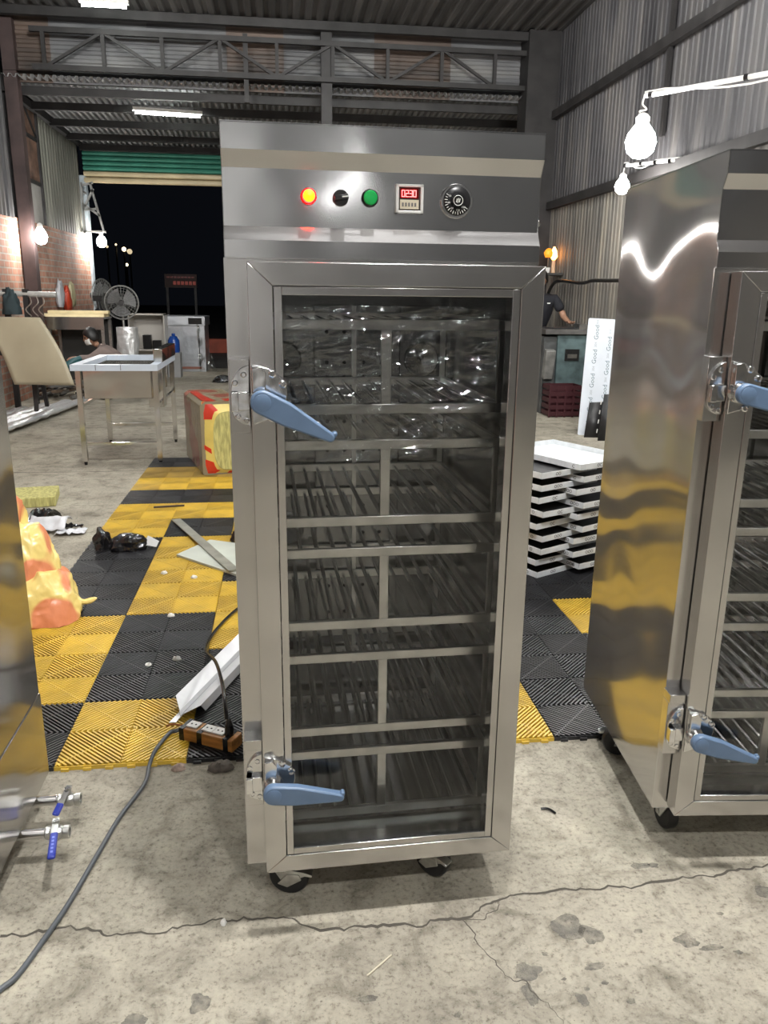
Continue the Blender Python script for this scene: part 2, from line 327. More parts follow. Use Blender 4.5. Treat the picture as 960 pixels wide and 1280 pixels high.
for i, (x, y, rx, ry) in enumerate([(0.642, 1.468, 0.05, 0.045), (0.685, 1.445, 0.03, 0.035), (0.66, 1.355, 0.035, 0.012), (0.60, 1.275, 0.016, 0.02), (0.90, 1.40, 0.035, 0.025), (0.945, 1.375, 0.035, 0.012), (0.9, 1.651, 0.03, 0.014), (0.935, 1.648, 0.018, 0.012), (1.169, 1.526, 0.025, 0.03), (0.507, 1.358, 0.035, 0.03), (0.495, 1.30, 0.016, 0.035), (1.0, 1.355, 0.012, 0.008), (0.80, 1.44, 0.012, 0.01), (1.06, 1.32, 0.008, 0.006), (0.56, 1.40, 0.01, 0.008), (0.62, 1.30, 0.008, 0.006), (0.58, 1.33, 0.007, 0.005), (1.02, 1.47, 0.01, 0.006), (0.70, 1.26, 0.012, 0.01), (0.665, 1.31, 0.01, 0.006), (-0.33, 1.33, 0.03, 0.02), (-0.2, 1.36, 0.025, 0.03), (0.62, 2.06, 0.05, 0.03), (0.15, 1.33, 0.03, 0.01), (0.33, 1.27, 0.01, 0.008)]):
    stain(x, y, rx, ry, i*3.1, ST1)

def corr(name, mt, parent, length, width, pitch, depth, place, flat=0.35):
    # corrugated sheet: profile across width (u), straight along length (v); place(u, v, h) -> point
    n = max(2, int(round(width/pitch))); prof = []
    for i in range(n):
        b0 = i*pitch
        prof += [(b0, 0), (b0+pitch*flat, 0), (b0+pitch*0.5, depth), (b0+pitch*(0.5+flat), depth)]
    prof.append((n*pitch, 0)); m = MB()
    vs = [place(u, v, h) for v in (0, length) for u, h in prof]; k = len(prof)
    m.add(vs, [(i, i+1, k+i+1, k+i) for i in range(k-1)])
    return m.build(name, mt, parent, True, 20)
# right wall: backing + two rows of vertical sheets + girts
wr = MB().box((WXR+0.03, YF, 0), (WXR+0.13, YG, 5.3)).build('wall_right', DARKMET); tag(wr, kind='structure')
for row, (z0, z1, mt) in enumerate(((0.0, 2.62, SHEET_WALL_LOW), (2.58, 5.2, SHEET_WALL))):
    y = YF; i = 0
    while y < YG-0.1:
        off = 0.004*((i+row) % 2)+0.006*row
        corr('wall_sheet', mt, wr, z1-z0, 0.90, 0.10, 0.010, lambda u, v, h, y=y, z0=z0, off=off: (WXR-off-h*0.9, min(y+u, YG), z0+v))
        y += 0.90; i += 1
for z in (2.63, 3.78):
    MB().box((WXR-0.09, YF, z-0.05), (WXR-0.03, YG, z+0.05)).build('girt', DARKMET, wr)
MB().box((WXR-0.06, 8.0, 2.95), (WXR-0.03, 8.06, 5.0)).build('girt_post', DARKMET, wr)
# left wall
wl = MB().box((WXL-0.22, YF, 0), (WXL, YB, 2.35)).build('wall_left', BRICK, None, False); tag(wl, kind='structure')
y = YF; i = 0
while y < YG-0.2:
    corr('wall_sheet', SHEET_WALL, wl, 2.9, 0.9, 0.15, 0.022, lambda u, v, h, y=y: (WXL+0.0+h, min(y+u, YG), 2.33+v)); y += 0.9
MB().box((WXL-0.2, YG, 2.35), (WXL-0.1, YB, 4.3)).build('upper_panel', DARKMET, wl)
RUSTP = mat('rusty_plate', (0.20, 0.115, 0.08), 0.8, 0.2, var=0.55, vscale=5)
for a, b, z0, z1, mt in ((11.85, 12.4, 2.35, 2.95, RUSTP), (12.45, 13.05, 2.35, 2.9, PLASTER), (11.85, 12.4, 3.0, 3.5, RUSTP), (12.45, 13.05, 2.95, 3.5, RUSTP), (11.85, 12.4, 3.55, 3.98, RUSTP), (12.45, 13.05, 3.55, 3.98, RUSTP)):
    MB().box((WXL-0.08, a, z0), (WXL-0.04, b, z1)).build('infill_panel', mt, wl, False)
for a in (11.82, 12.42, 13.08): MB().box((WXL-0.09, a-0.03, 2.35), (WXL-0.01, a+0.03, 4.1)).build('frame_post', DARKMET, wl)
for z in (2.92, 3.52): MB().box((WXL-0.09, 11.8, z-0.025), (WXL-0.02, 13.1, z+0.025)).build('frame_rail', DARKMET, wl)
MB().bar((WXL-0.04, 11.85, 3.55), (WXL-0.04, 12.4, 3.98), 0.03, 0.05).build('frame_brace', DARKMET, wl)
MB().bar((WXL-0.04, 13.05, 3.55), (WXL-0.04, 12.45, 3.98), 0.03, 0.05).build('frame_brace', DARKMET, wl)
for a in (13.12, 13.75, 14.38, 15.0): corr('wall_sheet', SHEET_GREEN, wl, 1.75, 0.62, 0.155, 0.02, lambda u, v, h, a=a: (WXL-0.07+h, a+u, 2.33+v))
# steel columns by the left wall at the gable
cl = MB().box((-3.40, 11.62, 0), (-3.24, 11.78, 4.7)).build('column', mat('column_paint', (0.055, 0.034, 0.032), 0.6, 0.1, var=0.4, vscale=3), wl); tag(cl, 'dark red-brown steel post')
MB().box((-3.40, 11.95, 0), (-3.33, 12.05, 2.3)).build('timber_jamb', mat('pale_timber', (0.55, 0.47, 0.33), 0.7, var=0.25, vscale=6), wl)
# front wall behind the camera
wf = MB().box((WXL, YF-0.15, 0), (WXR, YF, 5.3)).build('wall_front', mat('whitewashed_wall', (0.10, 0.10, 0.10), 0.8, var=0.5, vscale=0.9), None, False); tag(wf, kind='structure')
d1 = MB().box((-1.5, YF, 0), (0.15, YF+0.05, 3.3)).build('reflector_panel', mat('white_reflector_paint', (0.62, 0.62, 0.62), 0.6, var=0.15, vscale=1.5)); tag(d1, kind='structure')  # pale panel added behind the camera so the steel reflects something light
for i in range(4): MB().box((-1.45+0.40*i, YF+0.05, 0.1), (-1.09+0.40*i, YF+0.07, 3.2)).build('reflector_strip', MATS['white_reflector_paint'], d1)
# main roof, ridges along the depth
ce = MB().box((WXL-0.1, YF, ZR+0.08), (WXR+0.1, YG+0.1, ZR+0.14)).build('ceiling', DARKMET); tag(ce, kind='structure')
x = WXL
while x < WXR:
    corr('roof_sheet', SHEET_ROOF, ce, YG-YF, 0.9, 0.15, 0.03, lambda u, v, h, x=x: (min(x+u, WXR), YF+v, ZR+0.07-h)); x += 0.9
for yy in (11.45, 9.0, 6.4, 3.8, 1.2, -1.4, -4.0): MB().box((WXL, yy-0.04, ZR-0.07), (WXR, yy+0.04, ZR+0.03)).build('purlin', DARKMET, ce)
# gable wall above the opening, sheets with horizontal ribs, truss in front
wb = MB().box((WXL, YG+0.06, 4.0), (WXR, YG+0.10, 4.9)).build('wall_back', DARKMET); tag(wb, kind='structure')
xs = [-3.40, -2.83, -1.62, -0.62, 0.12, 1.32, 2.36, 3.36]
for i in range(len(xs)-1):
    corr('gable_sheet', [SHEET_RUST, SHEET_GABLE, SHEET_GABLE, SHEET_RUST, SHEET_GABLE, SHEET_RUST, SHEET_GABLE][i], wb, xs[i+1]-xs[i], 0.8, 0.10, 0.015, lambda u, v, h, i=i: (xs[i]+v, YG+0.05-h-0.003*(i % 2), 4.0+u))
MB().box((3.33, YG-0.35, 0), (WXR, YG+0.05, 4.8)).build('corner_post', DARKMET, wb)
tr = empty('roof_truss', (0, YG-0.22, 4.12)); tag(tr, 'dark steel lattice truss spanning the gable under the roof', 'truss')
def tbar(name, p0, p1, wd=0.05): MB().bar(p0, p1, wd, wd).build(name, DARKMET, tr)
tbar('top_chord', (-3.0, 0, 0.42), (3.4, 0, 0.42), 0.06); tbar('bottom_chord', (-3.0, 0, 0.0), (3.4, 0, 0.0), 0.06)
for i in range(9):
    x0 = -2.85+0.72*i
    tbar('web_post', (x0, 0, 0), (x0, 0, 0.42), 0.045)
    if i < 8: tbar('web_diagonal', (x0, 0, 0.42 if i % 2 else 0), (x0+0.72, 0, 0 if i % 2 else 0.42), 0.035)
MB().box((0.60, 0.03, -0.75), (0.74, 0.17, 0.62)).build('hanging_post', DARKMET, tr); MB().box((-0.40, 0.03, -0.3), (-0.34, 0.09, 0.5)).build('hanging_post', DARKMET, tr)
# lean-to roof from the gable to the shutter
lc = MB().add([(WXL-0.2, YG-0.1, 4.10), (WXR+0.2, YG-0.1, 4.10), (WXR+0.2, YB+0.5, 4.0), (WXL-0.2, YB+0.5, 4.0)], [(0, 1, 2, 3)]).build('ceiling', DARKMET, None, False); lc.name = 'ceiling_lean_to'; tag(lc, kind='structure')
x = WXL
while x < WXR-0.05:
    corr('roof_sheet', SHEET_LEAN, lc, YB-YG+0.4, 0.9, 0.09, 0.035, lambda u, v, h, x=x: (min(x+u, WXR), YG-0.12+v, 4.06-h-0.025*v)); x += 0.9
for yy in (11.95, 12.75, 13.75, 14.75, 15.6):
    z = 4.02-0.025*(yy-YG); MB().box((WXL, yy-0.03, z-0.12), (WXR, yy+0.03, z-0.02)).build('purlin', DARKMET, lc)
MB().box((WXL-0.05, YG, 3.88), (WXL+0.03, YB, 3.98)).build('eaves_beam', DARKMET, lc)
# end wall with the shutter opening (opening from the left wall to x = 2.2)
we = MB().box((2.2, YB, 0), (WXR, YB+0.15, 4.1)).box((WXL, YB, 3.84), (2.2, YB+0.15, 4.1)).build('wall_end', SHEET_GREEN); tag(we, kind='structure')
wx = MB().box((WXR, YG, 0), (WXR+0.15, YB, 4.1)).build('wall_right_end', SHEET_WALL_LOW); tag(wx, kind='structure')
rs = empty('roller_shutter', (-0.65, YB-0.2, 3.36)); tag(rs, 'green roller shutter rolled up with beige bottom slats', 'shutter')
GREENP = mat('green_shutter_paint', (0.035, 0.20, 0.14), 0.45, var=0.2, vscale=2); BEIGEP = mat('beige_shutter_paint', (0.52, 0.43, 0.26), 0.45, var=0.15, vscale=2)
def slat(name, z, h, mt): MB().prism([(-0.0, 0), (-0.035, h*0.15), (-0.045, h*0.5), (-0.035, h*0.85), (0, h)], 'X', -2.75, 2.85).build(name, mt, rs).location = (0, 0, z)
for i in range(4): slat('slat', 0.12+0.082*i, 0.08, GREENP)
for i in range(2): slat('slat', -0.08+0.10*i, 0.095, BEIGEP)
dj = MB().box((-3.50, YB-0.22, 0), (-3.38, YB-0.08, 3.4)).build('trim_1', mat('pale_blue_paint', (0.42, 0.48, 0.52), 0.5, var=0.3, vscale=4)); tag(dj, kind='structure')
# outside, seen through the opening: bracket with lamp, dark street
br = empty('bracket_lamp', (-3.2, YB-0.5, 2.3)); tag(br, 'glaring bulb under a pale steel lattice bracket in the shutter opening', 'lamp')
GREYM = mat('grey_galvanised', (0.30, 0.30, 0.29), 0.5, 0.5, var=0.2, vscale=10)
for n_, p0, p1 in (('upright', (-0.05, 0, 0.95), (0.12, 0, 0.16)), ('upright', (-0.2, 0, 0.95), (-0.2, 0, 0.1)), ('brace', (-0.2, 0, 0.5), (0.0, 0, 0.85)), ('brace', (-0.2, 0, 0.6), (0.08, 0, 0.4)), ('brace', (-0.2, 0, 0.5), (0.05, 0, 0.52)), ('arm', (-0.25, 0, 0.14), (0.16, 0, 0.14)), ('arm', (-0.2, 0, 0.9), (0.0, 0, 0.95)), ('wall_tie', (-0.2, 0, 0.14), (-0.2, 0.30, 0.14)), ('wall_tie', (-0.2, 0, 0.8), (-0.2, 0.30, 0.8))):
    MB().bar(p0, p1, 0.035, 0.035).build(n_, GREYM, br)
MB().sphere((0.07, 0, -0.03), 0.085, 18, 12, (1, 1, 1.15)).build('globe', emit('lamp_%g' % (BULB_FAR*0.6), (1, 0.97, 0.93), BULB_FAR*0.6), br); MB().cyl((0.07, 0, 0.05), (0.07, 0, 0.13), 0.035, 0.03, 12).build('socket', WHITEPL, br)
wt = MB().box((-1.9, 20.0, 0), (3.5, 20.3, 0.33)).build('low_wall', mat('red_paint_wall', (0.30, 0.06, 0.03), 0.7, var=0.3, vscale=3)); tag(wt, 'low red painted wall outside the shutter opening', 'wall')
sg = empty('shop_sign', (-2.55, 22, 1.55)); tag(sg, 'dim red lit sign far off in the dark street', 'sign')
MB().box((-0.40, 0.05, -1.56), (-0.34, 0.09, 0)).box((0.32, 0.05, -1.56), (0.38, 0.09, 0)).build('sign_posts', DARKMET, sg)
MB().box((-0.42, 0.02, -0.02), (0.40, 0.1, 0.32)).build('board', mat('sign_board', (0.02, 0.006, 0.004), 0.7), sg)
for i in range(6): MB().box((-0.20+0.10*i, -0.01, 0.05), (-0.20+0.10*i+0.07, 0.02, 0.14)).build('lit_letter', emit('sign_red', (0.5, 0.05, 0.02), 0.14, (0.05, 0.01, 0.01)), sg)
for i in range(8): MB().box((-0.36+0.09*i, -0.01, 0.22), (-0.36+0.09*i+0.06, 0.02, 0.26)).build('lit_letter', emit('sign_red_dim', (0.3, 0.03, 0.02), 0.07, (0.05, 0.01, 0.01)), sg)
for i, (x, y, z, r, s) in enumerate(((-7.15, 40, 3.3, 0.10, 3), (-7.5, 40, 3.5, 0.05, 1.2), (-6.9, 40, 3.2, 0.12, 0.5), (-7.25, 41, 2.64, 0.07, 3), (-7.9, 40, 3.4, 0.06, 0.7))):
    o = empty('street_light', (x, y, 0)); MB().sphere((0, 0, z), r, 10, 6).build('lamp_head', emit('far_light_%d' % i, (1, 0.8, 0.5), s), o); MB().cyl((0, 0, 0), (0, 0, z-r), 0.05, 0.04, 6).build('pole', DARKMET, o)
    tag(o, 'tiny distant street light seen through the dark opening', 'street light', 'distant street lights')

# ------------------------------------------------------------------ lamps
def lamp_bulb(name, label, loc, r, s, c=(1, 0.985, 0.96), cord=None, group=None):
    e = empty(name, loc); tag(e, label, 'light bulb', group)
    MB().lathe([(0.001, -1.15*r), (0.5*r, -1.05*r), (0.85*r, -0.65*r), (r, 0), (0.85*r, 0.5*r), (0.6*r, 0.95*r), (0.42*r, 1.25*r)], n=18).build('globe', emit('lamp_%g' % s, c, s), e)
    MB().lathe([(0.44*r, 1.24*r), (0.46*r, 1.7*r), (0.3*r, 1.95*r), (0.1*r, 2.05*r)], n=14).build('socket', WHITEPL, e)
    if cord: MB().tube(smooth_path([Vector((0, 0, 2.0*r))]+[Vector(p) for p in cord], 6), 0.006, 6).build('cord', WHITEPL, e)
    return e
def tube_lamp(label, a, b, s, r=0.018, c=(0.93, 1.0, 0.95)):
    a, b = Vector(a), Vector(b); e = empty('tube_lamp', (a+b)/2); tag(e, label, 'tube light', 'ceiling tube lights')
    h = (b-a)/2; MB().cyl(-h, h, r, n=10).build('tube', emit('tube_%g' % s, c, s), e)
    u = h.normalized(); MB().bar(-h-u*0.03+Vector((0, 0, 0.045)), h+u*0.03+Vector((0, 0, 0.045)), 0.06, 0.045).build('fixture', WHITEPL, e); return e
lamp_bulb('wall_bulb', 'glaring bulb beside the brick wall at the post', (-3.12, 11.55, 2.11), 0.085, BULB_FAR*0.45)
lamp_bulb('overhead_bulb', 'bright bulb hanging under the main roof above the photographer', (0.95, -1.7, 4.25), 0.06, KEY*0.62, cord=[(0, 0, 0.45)])
lamp_bulb('overhead_bulb', 'bright bulb hanging under the main roof above the central cabinet', (0.42, 1.38, 4.25), 0.06, KEY*0.72, cord=[(0, 0, 0.45)])
lamp_bulb('overhead_bulb', 'bright bulb hanging under the main roof above the right cabinet', (1.28, 1.38, 4.25), 0.06, KEY*0.55, cord=[(0, 0, 0.45)])
lamp_bulb('overhead_bulb', 'added fill bulb hanging under the main roof above the sink table', (-1.5, 7.2, 4.25), 0.06, KEY*0.38, cord=[(0, 0, 0.45)])  # bulb added to brighten the dim floor at the back
lamp_bulb('overhead_bulb', 'added fill bulb hanging under the main roof above the tray stack', (1.9, 6.6, 4.25), 0.06, KEY*0.24, cord=[(0, 0, 0.45)])  # added as well, lifts the floor behind the trays
lamp_bulb('hanging_bulb', 'bulb hanging by the right wall just out of the picture', (3.35, 4.75, 2.42), 0.085, BULB, cord=[(0.0, 0, 0.25), (0.2, 0, 0.3), (0.4, 0, 0.3)])
tube_lamp('lit fluorescent tube under the lean-to roof', (-1.95, 12.5, 3.84), (-1.07, 12.62, 3.84), TUBE_FAR)
tube_lamp('fluorescent tube under the dark main roof at top left', (-2.2, 10.75, 4.62), (-1.7, 10.75, 4.62), TUBE_FAR)
tube_lamp('fluorescent tube under the roof behind the photographer', (-1.6, -3.6, 4.55), (-0.4, -3.6, 4.55), TUBE)
lamp_bulb('overhead_bulb', 'bulb hanging low behind the photographer', (0.66, -2.5, 2.14), 0.06, 14.0, cord=[(0, 0, 1.2), (0, 0, 2.58)])
lamp_bulb('overhead_bulb', 'added bulb hanging low behind the photographer near the left wall for steel reflections', (-2.3, -3.5, 2.6), 0.07, 60.0, cord=[(0, 0, 1.2), (0, 0, 2.3)])  # added to give the steel fronts a bright spot to reflect
tube_lamp('fluorescent tube under the roof behind the photographer to the right', (1.0, -4.6, 4.55), (2.2, -4.6, 4.55), TUBE)
tube_lamp('added fluorescent fill tube under the roof over the mats', (-2.4, 5.6, 4.55), (-1.2, 5.6, 4.55), TUBE*2.4)  # unseen tube added as fill, kept strong to lift the far floor
tube_lamp('added fluorescent fill tube under the roof over the stacked trays', (0.6, 8.2, 4.55), (1.8, 8.2, 4.55), TUBE*2.4)  # second unseen fill tube, added to brighten the back of the room
def arm_lamp(p0, p1, drop, r, st, lb):
    e = empty('arm_lamp', p0); tag(e, lb, 'lamp'); d = Vector(p1)-Vector(p0)
    MB().cyl((0, 0, 0), d, 0.016, n=8).build('pipe', mat('pale_pipe', (0.62, 0.62, 0.60), 0.5), e)
    pts = [d*t + Vector((0, 0, 0.022-0.06*math.sin(math.pi*min(1, max(0, t-0.08)*2.2)))) for t in [i/16 for i in range(17)]]
    MB().tube(pts, 0.006, 6).build('cable', WHITEPL, e)
    for t in (0.02, 0.3, 0.55, 0.8): MB().cyl(d*t-d.normalized()*0.012, d*t+d.normalized()*0.012, 0.021, n=8).build('tape', BLACKPL, e)
    g = MB().lathe([(0.001, -1.05*r), (0.5*r, -0.93*r), (0.85*r, -0.6*r), (r, 0), (0.87*r, 0.5*r), (0.62*r, 0.85*r), (0.42*r, 1.1*r)], n=18).build('globe', emit('lamp_%g' % st, (1, 0.97, 0.93), st), e); g.location = (0, 0, -drop)
    k = MB().lathe([(0.44*r, 1.09*r), (0.46*r, 1.5*r), (0.3*r, 1.7*r), (0.1*r, 1.8*r)], n=14).build('socket', WHITEPL, e); k.location = (0, 0, -drop)
    MB().tube(smooth_path([(0, 0, 0.0), (-0.01, 0, -0.05), (0.02, 0, -0.08), (-0.03, 0, -0.095), (0.005, 0, -0.12), (0.0, 0, -drop+1.8*r)] if drop > 0.22 else [(0, 0, 0), (0.005, 0, -0.02), (0, 0, -drop+1.8*r)], 6), 0.006, 6).build('cord', WHITEPL, e)
arm_lamp((2.414, 5.5, 2.71), (3.72, 3.70, 2.71), 0.28, 0.10, BULB, 'large glaring bulb hanging from a long pipe arm above the right steel cabinet')
arm_lamp((3.362, 8.0, 2.668), (3.74, 7.57, 2.668), 0.19, 0.07, BULB_FAR, 'small glaring bulb hanging from a short taped pipe arm on the sheet wall')
#@@OBJECTS

# ------------------------------------------------------------------ interlocking floor tiles
def tile_mesh(name, mt, pan):
    m = MB(); s = 0.398; h = s/2; a = h; zt = 0.018; zb = 0.005
    m.box((-h, -h, 0), (h, h, zb))
    N = 22; wd = 0.0042
    for qx in (-1, 1):
        for qy in (-1, 1):
            for i in range(1, N):
                c = 2*a*i/N
                p, q = ((c, 0), (0, c)) if c <= a else ((a, c-a), (c-a, a))
                d = Vector((q[0]-p[0], q[1]-p[1])); L = d.length
                if L < 0.012: continue
                d /= L; nr = Vector((-d.y, d.x))*wd
                P = [Vector(p)+nr, Vector(p)-nr, Vector(q)-nr, Vector(q)+nr]
                P = [Vector((min(max(v.x, 0), a)*qx, min(max(v.y, 0), a)*qy)) for v in P]
                vs = [(v.x, v.y, zb) for v in P]+[(v.x*0.999, v.y*0.999, zt) for v in P]
                fs = [(4, 5, 6, 7), (0, 1, 5, 4), (1, 2, 6, 5), (2, 3, 7, 6), (3, 0, 4, 7)]
                if qx*qy > 0: fs = [f[::-1] for f in fs]
                m.add(vs, fs)
            m.bar((0.004*qx, 0.004*qy, 0.012), (a*0.985*qx, a*0.985*qy, 0.012), 0.004, 0.0125)
    for e in (-1, 1):
        m.box((-h, e*h-0.002, 0), (h, e*h+0.002, 0.013)); m.box((e*h-0.002, -h, 0), (e*h+0.002, h, 0.013))
    for i in range(6):
        t = -h+s*(i+0.5)/6; m.box((t-0.012, -h-0.010, 0), (t+0.012, -h, 0.009)); m.box((-h-0.010, t-0.012, 0), (-h, t+0.012, 0.009))
    me = m.mesh(name, mt, False); me.materials.append(mat(mt.name+'_gap_shade', tuple(c*k for c, k in zip(pan, (1, 1, 1))), 0.8))  # base between the ribs darkened, shade of the open gaps put into colour
    for f in me.polygons[:6]: f.material_index = 1
    return me
YEL = mat('yellow_tile_plastic', (0.70, 0.465, 0.05), 0.42, var=0.28, vscale=7, c2=(0.50, 0.33, 0.045))
YEL2 = mat('dirty_yellow_tile_plastic', (0.36, 0.235, 0.05), 0.6, var=0.3, vscale=5)
BLK = mat('black_tile_plastic', (0.023, 0.023, 0.026), 0.42, var=0.4, vscale=8)
TM = {'Y': tile_mesh('tile', YEL, (0.16, 0.10, 0.02)), 'K': tile_mesh('tile', BLK, (0.008, 0.008, 0.009)), 'D': tile_mesh('tile', YEL2, (0.10, 0.07, 0.03))}
MX0, MY0 = -0.7258, 2.2564
mats_root = empty('floor_mat', (MX0, MY0, 0)); tag(mats_root, 'interlocking ribbed floor mat of yellow and black square tiles', 'floor mat')
LAY = {  # columns -1..1 (left of the front cabinet), rows from the front edge
    -1: 'KYYKKKYYKYDK', 0: 'YKKYYYKYKYDK', 1: 'KKYYKYYKKYDK', 2: 'KYKYYKYKKYDK', 3: 'YKKYKKYKK', 4: 'KKKKYKKYK', 5: 'KKYKKKYYK', 6: 'KKYYKKYKK'}
for i, rows in LAY.items():
    for j, ch in enumerate(rows): link('tile', TM[ch], mats_root, (0.4*(i+0.5), 0.4*(j+0.5), 0))

# ------------------------------------------------------------------ steel warming cabinet
def caster(parent, x, y, rz, top=0.125):
    e = bpy.data.objects.new('caster', MB().box((-0.045, -0.035, top-0.006), (0.045, 0.035, top)).cyl((0, 0, top-0.028), (0, 0, top-0.005), 0.026, 0.03, 14).mesh('caster', ZINC))
    col.objects.link(e); e.parent = parent; e.location = (x, y, 0); e.rotation_euler = (0, 0, rz)
    wr_ = 0.050; ox = 0.028
    MB().lathe([(0.014, -0.016), (0.038, -0.017), (wr_-0.004, -0.015), (wr_, -0.009), (wr_, 0.009), (wr_-0.004, 0.015), (0.038, 0.017), (0.014, 0.016)], (ox, 0, wr_), 'Y', 24).build('wheel', BLACK, e)
    f = MB()
    for s in (-1, 1): f.prism([(-0.022, top-0.026), (0.026, top-0.026), (ox+0.014, wr_-0.012), (ox-0.012, wr_-0.012)], 'Y', s*0.0205, s*0.0235)
    f.cyl((ox, -0.027, wr_), (ox, 0.027, wr_), 0.008, n=10).build('fork', ZINC, e)
    b = MB(); b.prism([(0.045, 0.052), (0.072, 0.066), (0.088, 0.064), (0.09, 0.07), (0.07, 0.076), (0.03, 0.080), (0.02, 0.072)], 'Y', -0.028, -0.004)
    b.prism([(ox-0.024, wr_-0.01), (ox, wr_-0.018), (ox+0.035, wr_+0.005), (ox+0.03, wr_+0.02), (ox, wr_+0.018)], 'Y', -0.030, -0.026).build('brake_lever', ZINC, e, bevel=0.001)
    return e
def seven_seg(txt, parent, x, y, z, w_, h_, m):
    seg = {'0': 'abcdef', '2': 'abged', '3': 'abgcd'}
    for i, ch in enumerate(txt):
        ox = x+i*w_*1.45; b = MB(); t = w_*0.11
        P = {'a': (0, h_, w_, h_), 'g': (0, h_/2, w_, h_/2), 'd': (0, 0, w_, 0), 'f': (0, h_/2, 0, h_), 'b': (w_, h_/2, w_, h_), 'e': (0, 0, 0, h_/2), 'c': (w_, 0, w_, h_/2)}
        for s in seg[ch]:
            x0, z0, x1, z1 = P[s]; b.box((ox+x0-t, y, z+z0-t), (ox+x1+t, y+0.0006, z+z1+t))
        b.build('digit', m, parent)
def latch(door, cab, x, z, ang, riser):
    # keeper on the body stile (left of the door edge) and a latch base with lever on the door
    kp = MB(); n = 10
    arc = [(-0.0385+0.036*(1-math.cos(math.pi/2*i/n)), z+0.012+0.052*math.sin(math.pi/2*i/n)) for i in range(n+1)]
    kp.prism([(-0.0025, z+0.012)]+arc[::-1] if False else arc+[(-0.0025, z+0.064), (-0.0025, z+0.012)], 'Y', 0.012, 0.02)
    arc2 = [(-0.0385+0.036*(1-math.cos(math.pi/2*i/n)), z-0.02-0.034*math.sin(math.pi/2*i/n)) for i in range(n+1)]
    kp.prism(arc2+[(-0.0025, z-0.054), (-0.0025, z-0.02)], 'Y', 0.012, 0.02)
    kp.box((-0.0385, 0.0, z-0.022), (-0.0025, 0.02, z+0.014))
    kp.prism([(-0.0385, z-0.024), (-0.024, z-0.024), (-0.024, z+0.014), (-0.0385, z+0.014)], 'Y', -0.006, 0.02)
    k = kp.build('latch_keeper', CHROME, cab, bevel=0.0015)
    MB().box((-0.041, 0.02, z-0.07), (-0.0015, 0.055, z+0.075)).build('keeper_block', STEEL_DOOR, k, bevel=0.001)
    if riser: MB().box((-0.041, 0.012, z+0.075), (-0.0015, 0.055, z+0.10)).build('keeper_riser', STEEL_DOOR, k, bevel=0.001)
    for (px_, pz_) in ((-0.030, z+0.030), (-0.013, z+0.046), (-0.026, z-0.036), (-0.010, z-0.044)): MB().lathe([(0.0062, 0), (0.0062, 0.002), (0.004, 0.0025), (0.0035, 0.0012), (0.0, 0.0012)], (px_, 0.0118, pz_), 'Y', 12).build('screw', CHROME, k)
    # base on door: fan-shaped plate with raised barrel
    pts = [(0.002, z-0.05)]
    for i in range(15):
        a = R(-80+i*155/14); rr = 0.062 if i < 11 else 0.058
        pts.append((0.010+rr*math.cos(a)*0.98, z+0.012+rr*math.sin(a)*0.92))
    pts += [(0.002, z+0.068)]
    b = MB().prism(pts, 'Y', -0.008, 0.0); b.cyl((0.02, -0.008, z), (0.02, -0.035, z), 0.024, 0.020, 18)
    b.prism([(0.003, z-0.02), (0.028, z-0.02), (0.03, z+0.05), (0.022, z+0.066), (0.003, z+0.062)], 'Y', -0.022, -0.006)
    lb = b.build('latch_base', CHROME, door, bevel=0.002)
    for (px_, pz_) in ((0.042, z+0.050), (0.062, z+0.030), (0.040, z-0.036)): MB().lathe([(0.0078, 0), (0.0078, 0.003), (0.005, 0.004), (0.0042, 0.0015), (0.0, 0.0015)], (px_, -0.008, pz_), 'Y', 14).build('screw', CHROME, lb)
    # lever: tapered rounded blue-grey arm
    L = 0.155; prof = []
    for i in range(13):
        a = R(90+i*180/12); prof.append((0.023*math.cos(a), 0.023*math.sin(a)))
    prof = [(0.05, 0.0225)]+prof+[(0.05, -0.0235)]
    for i in range(7):
        a = R(-90+i*180/6); prof.append((L-0.010+0.010*math.cos(a), -0.003+0.0095*math.sin(a)))
    h = MB().prism(prof, 'Y', -0.010, 0.010); h.prism([(L-0.014, 0.002), (L, -0.002), (L+0.001, 0.010), (L-0.006, 0.013)], 'Y', -0.008, 0.008)
    ho = h.build('lever', BLUEGREY, door, bevel=0.005); ho.location = (0.022, -0.046, z); ho.rotation_euler = (0, R(ang), 0)
    MB().lathe([(0.0165, 0), (0.0165, 0.0012), (0.015, 0.0018), (0, 0.0018)], (0, -0.0098, 0), 'Y', 22).build('lever_cap', BLUEGREY, ho)
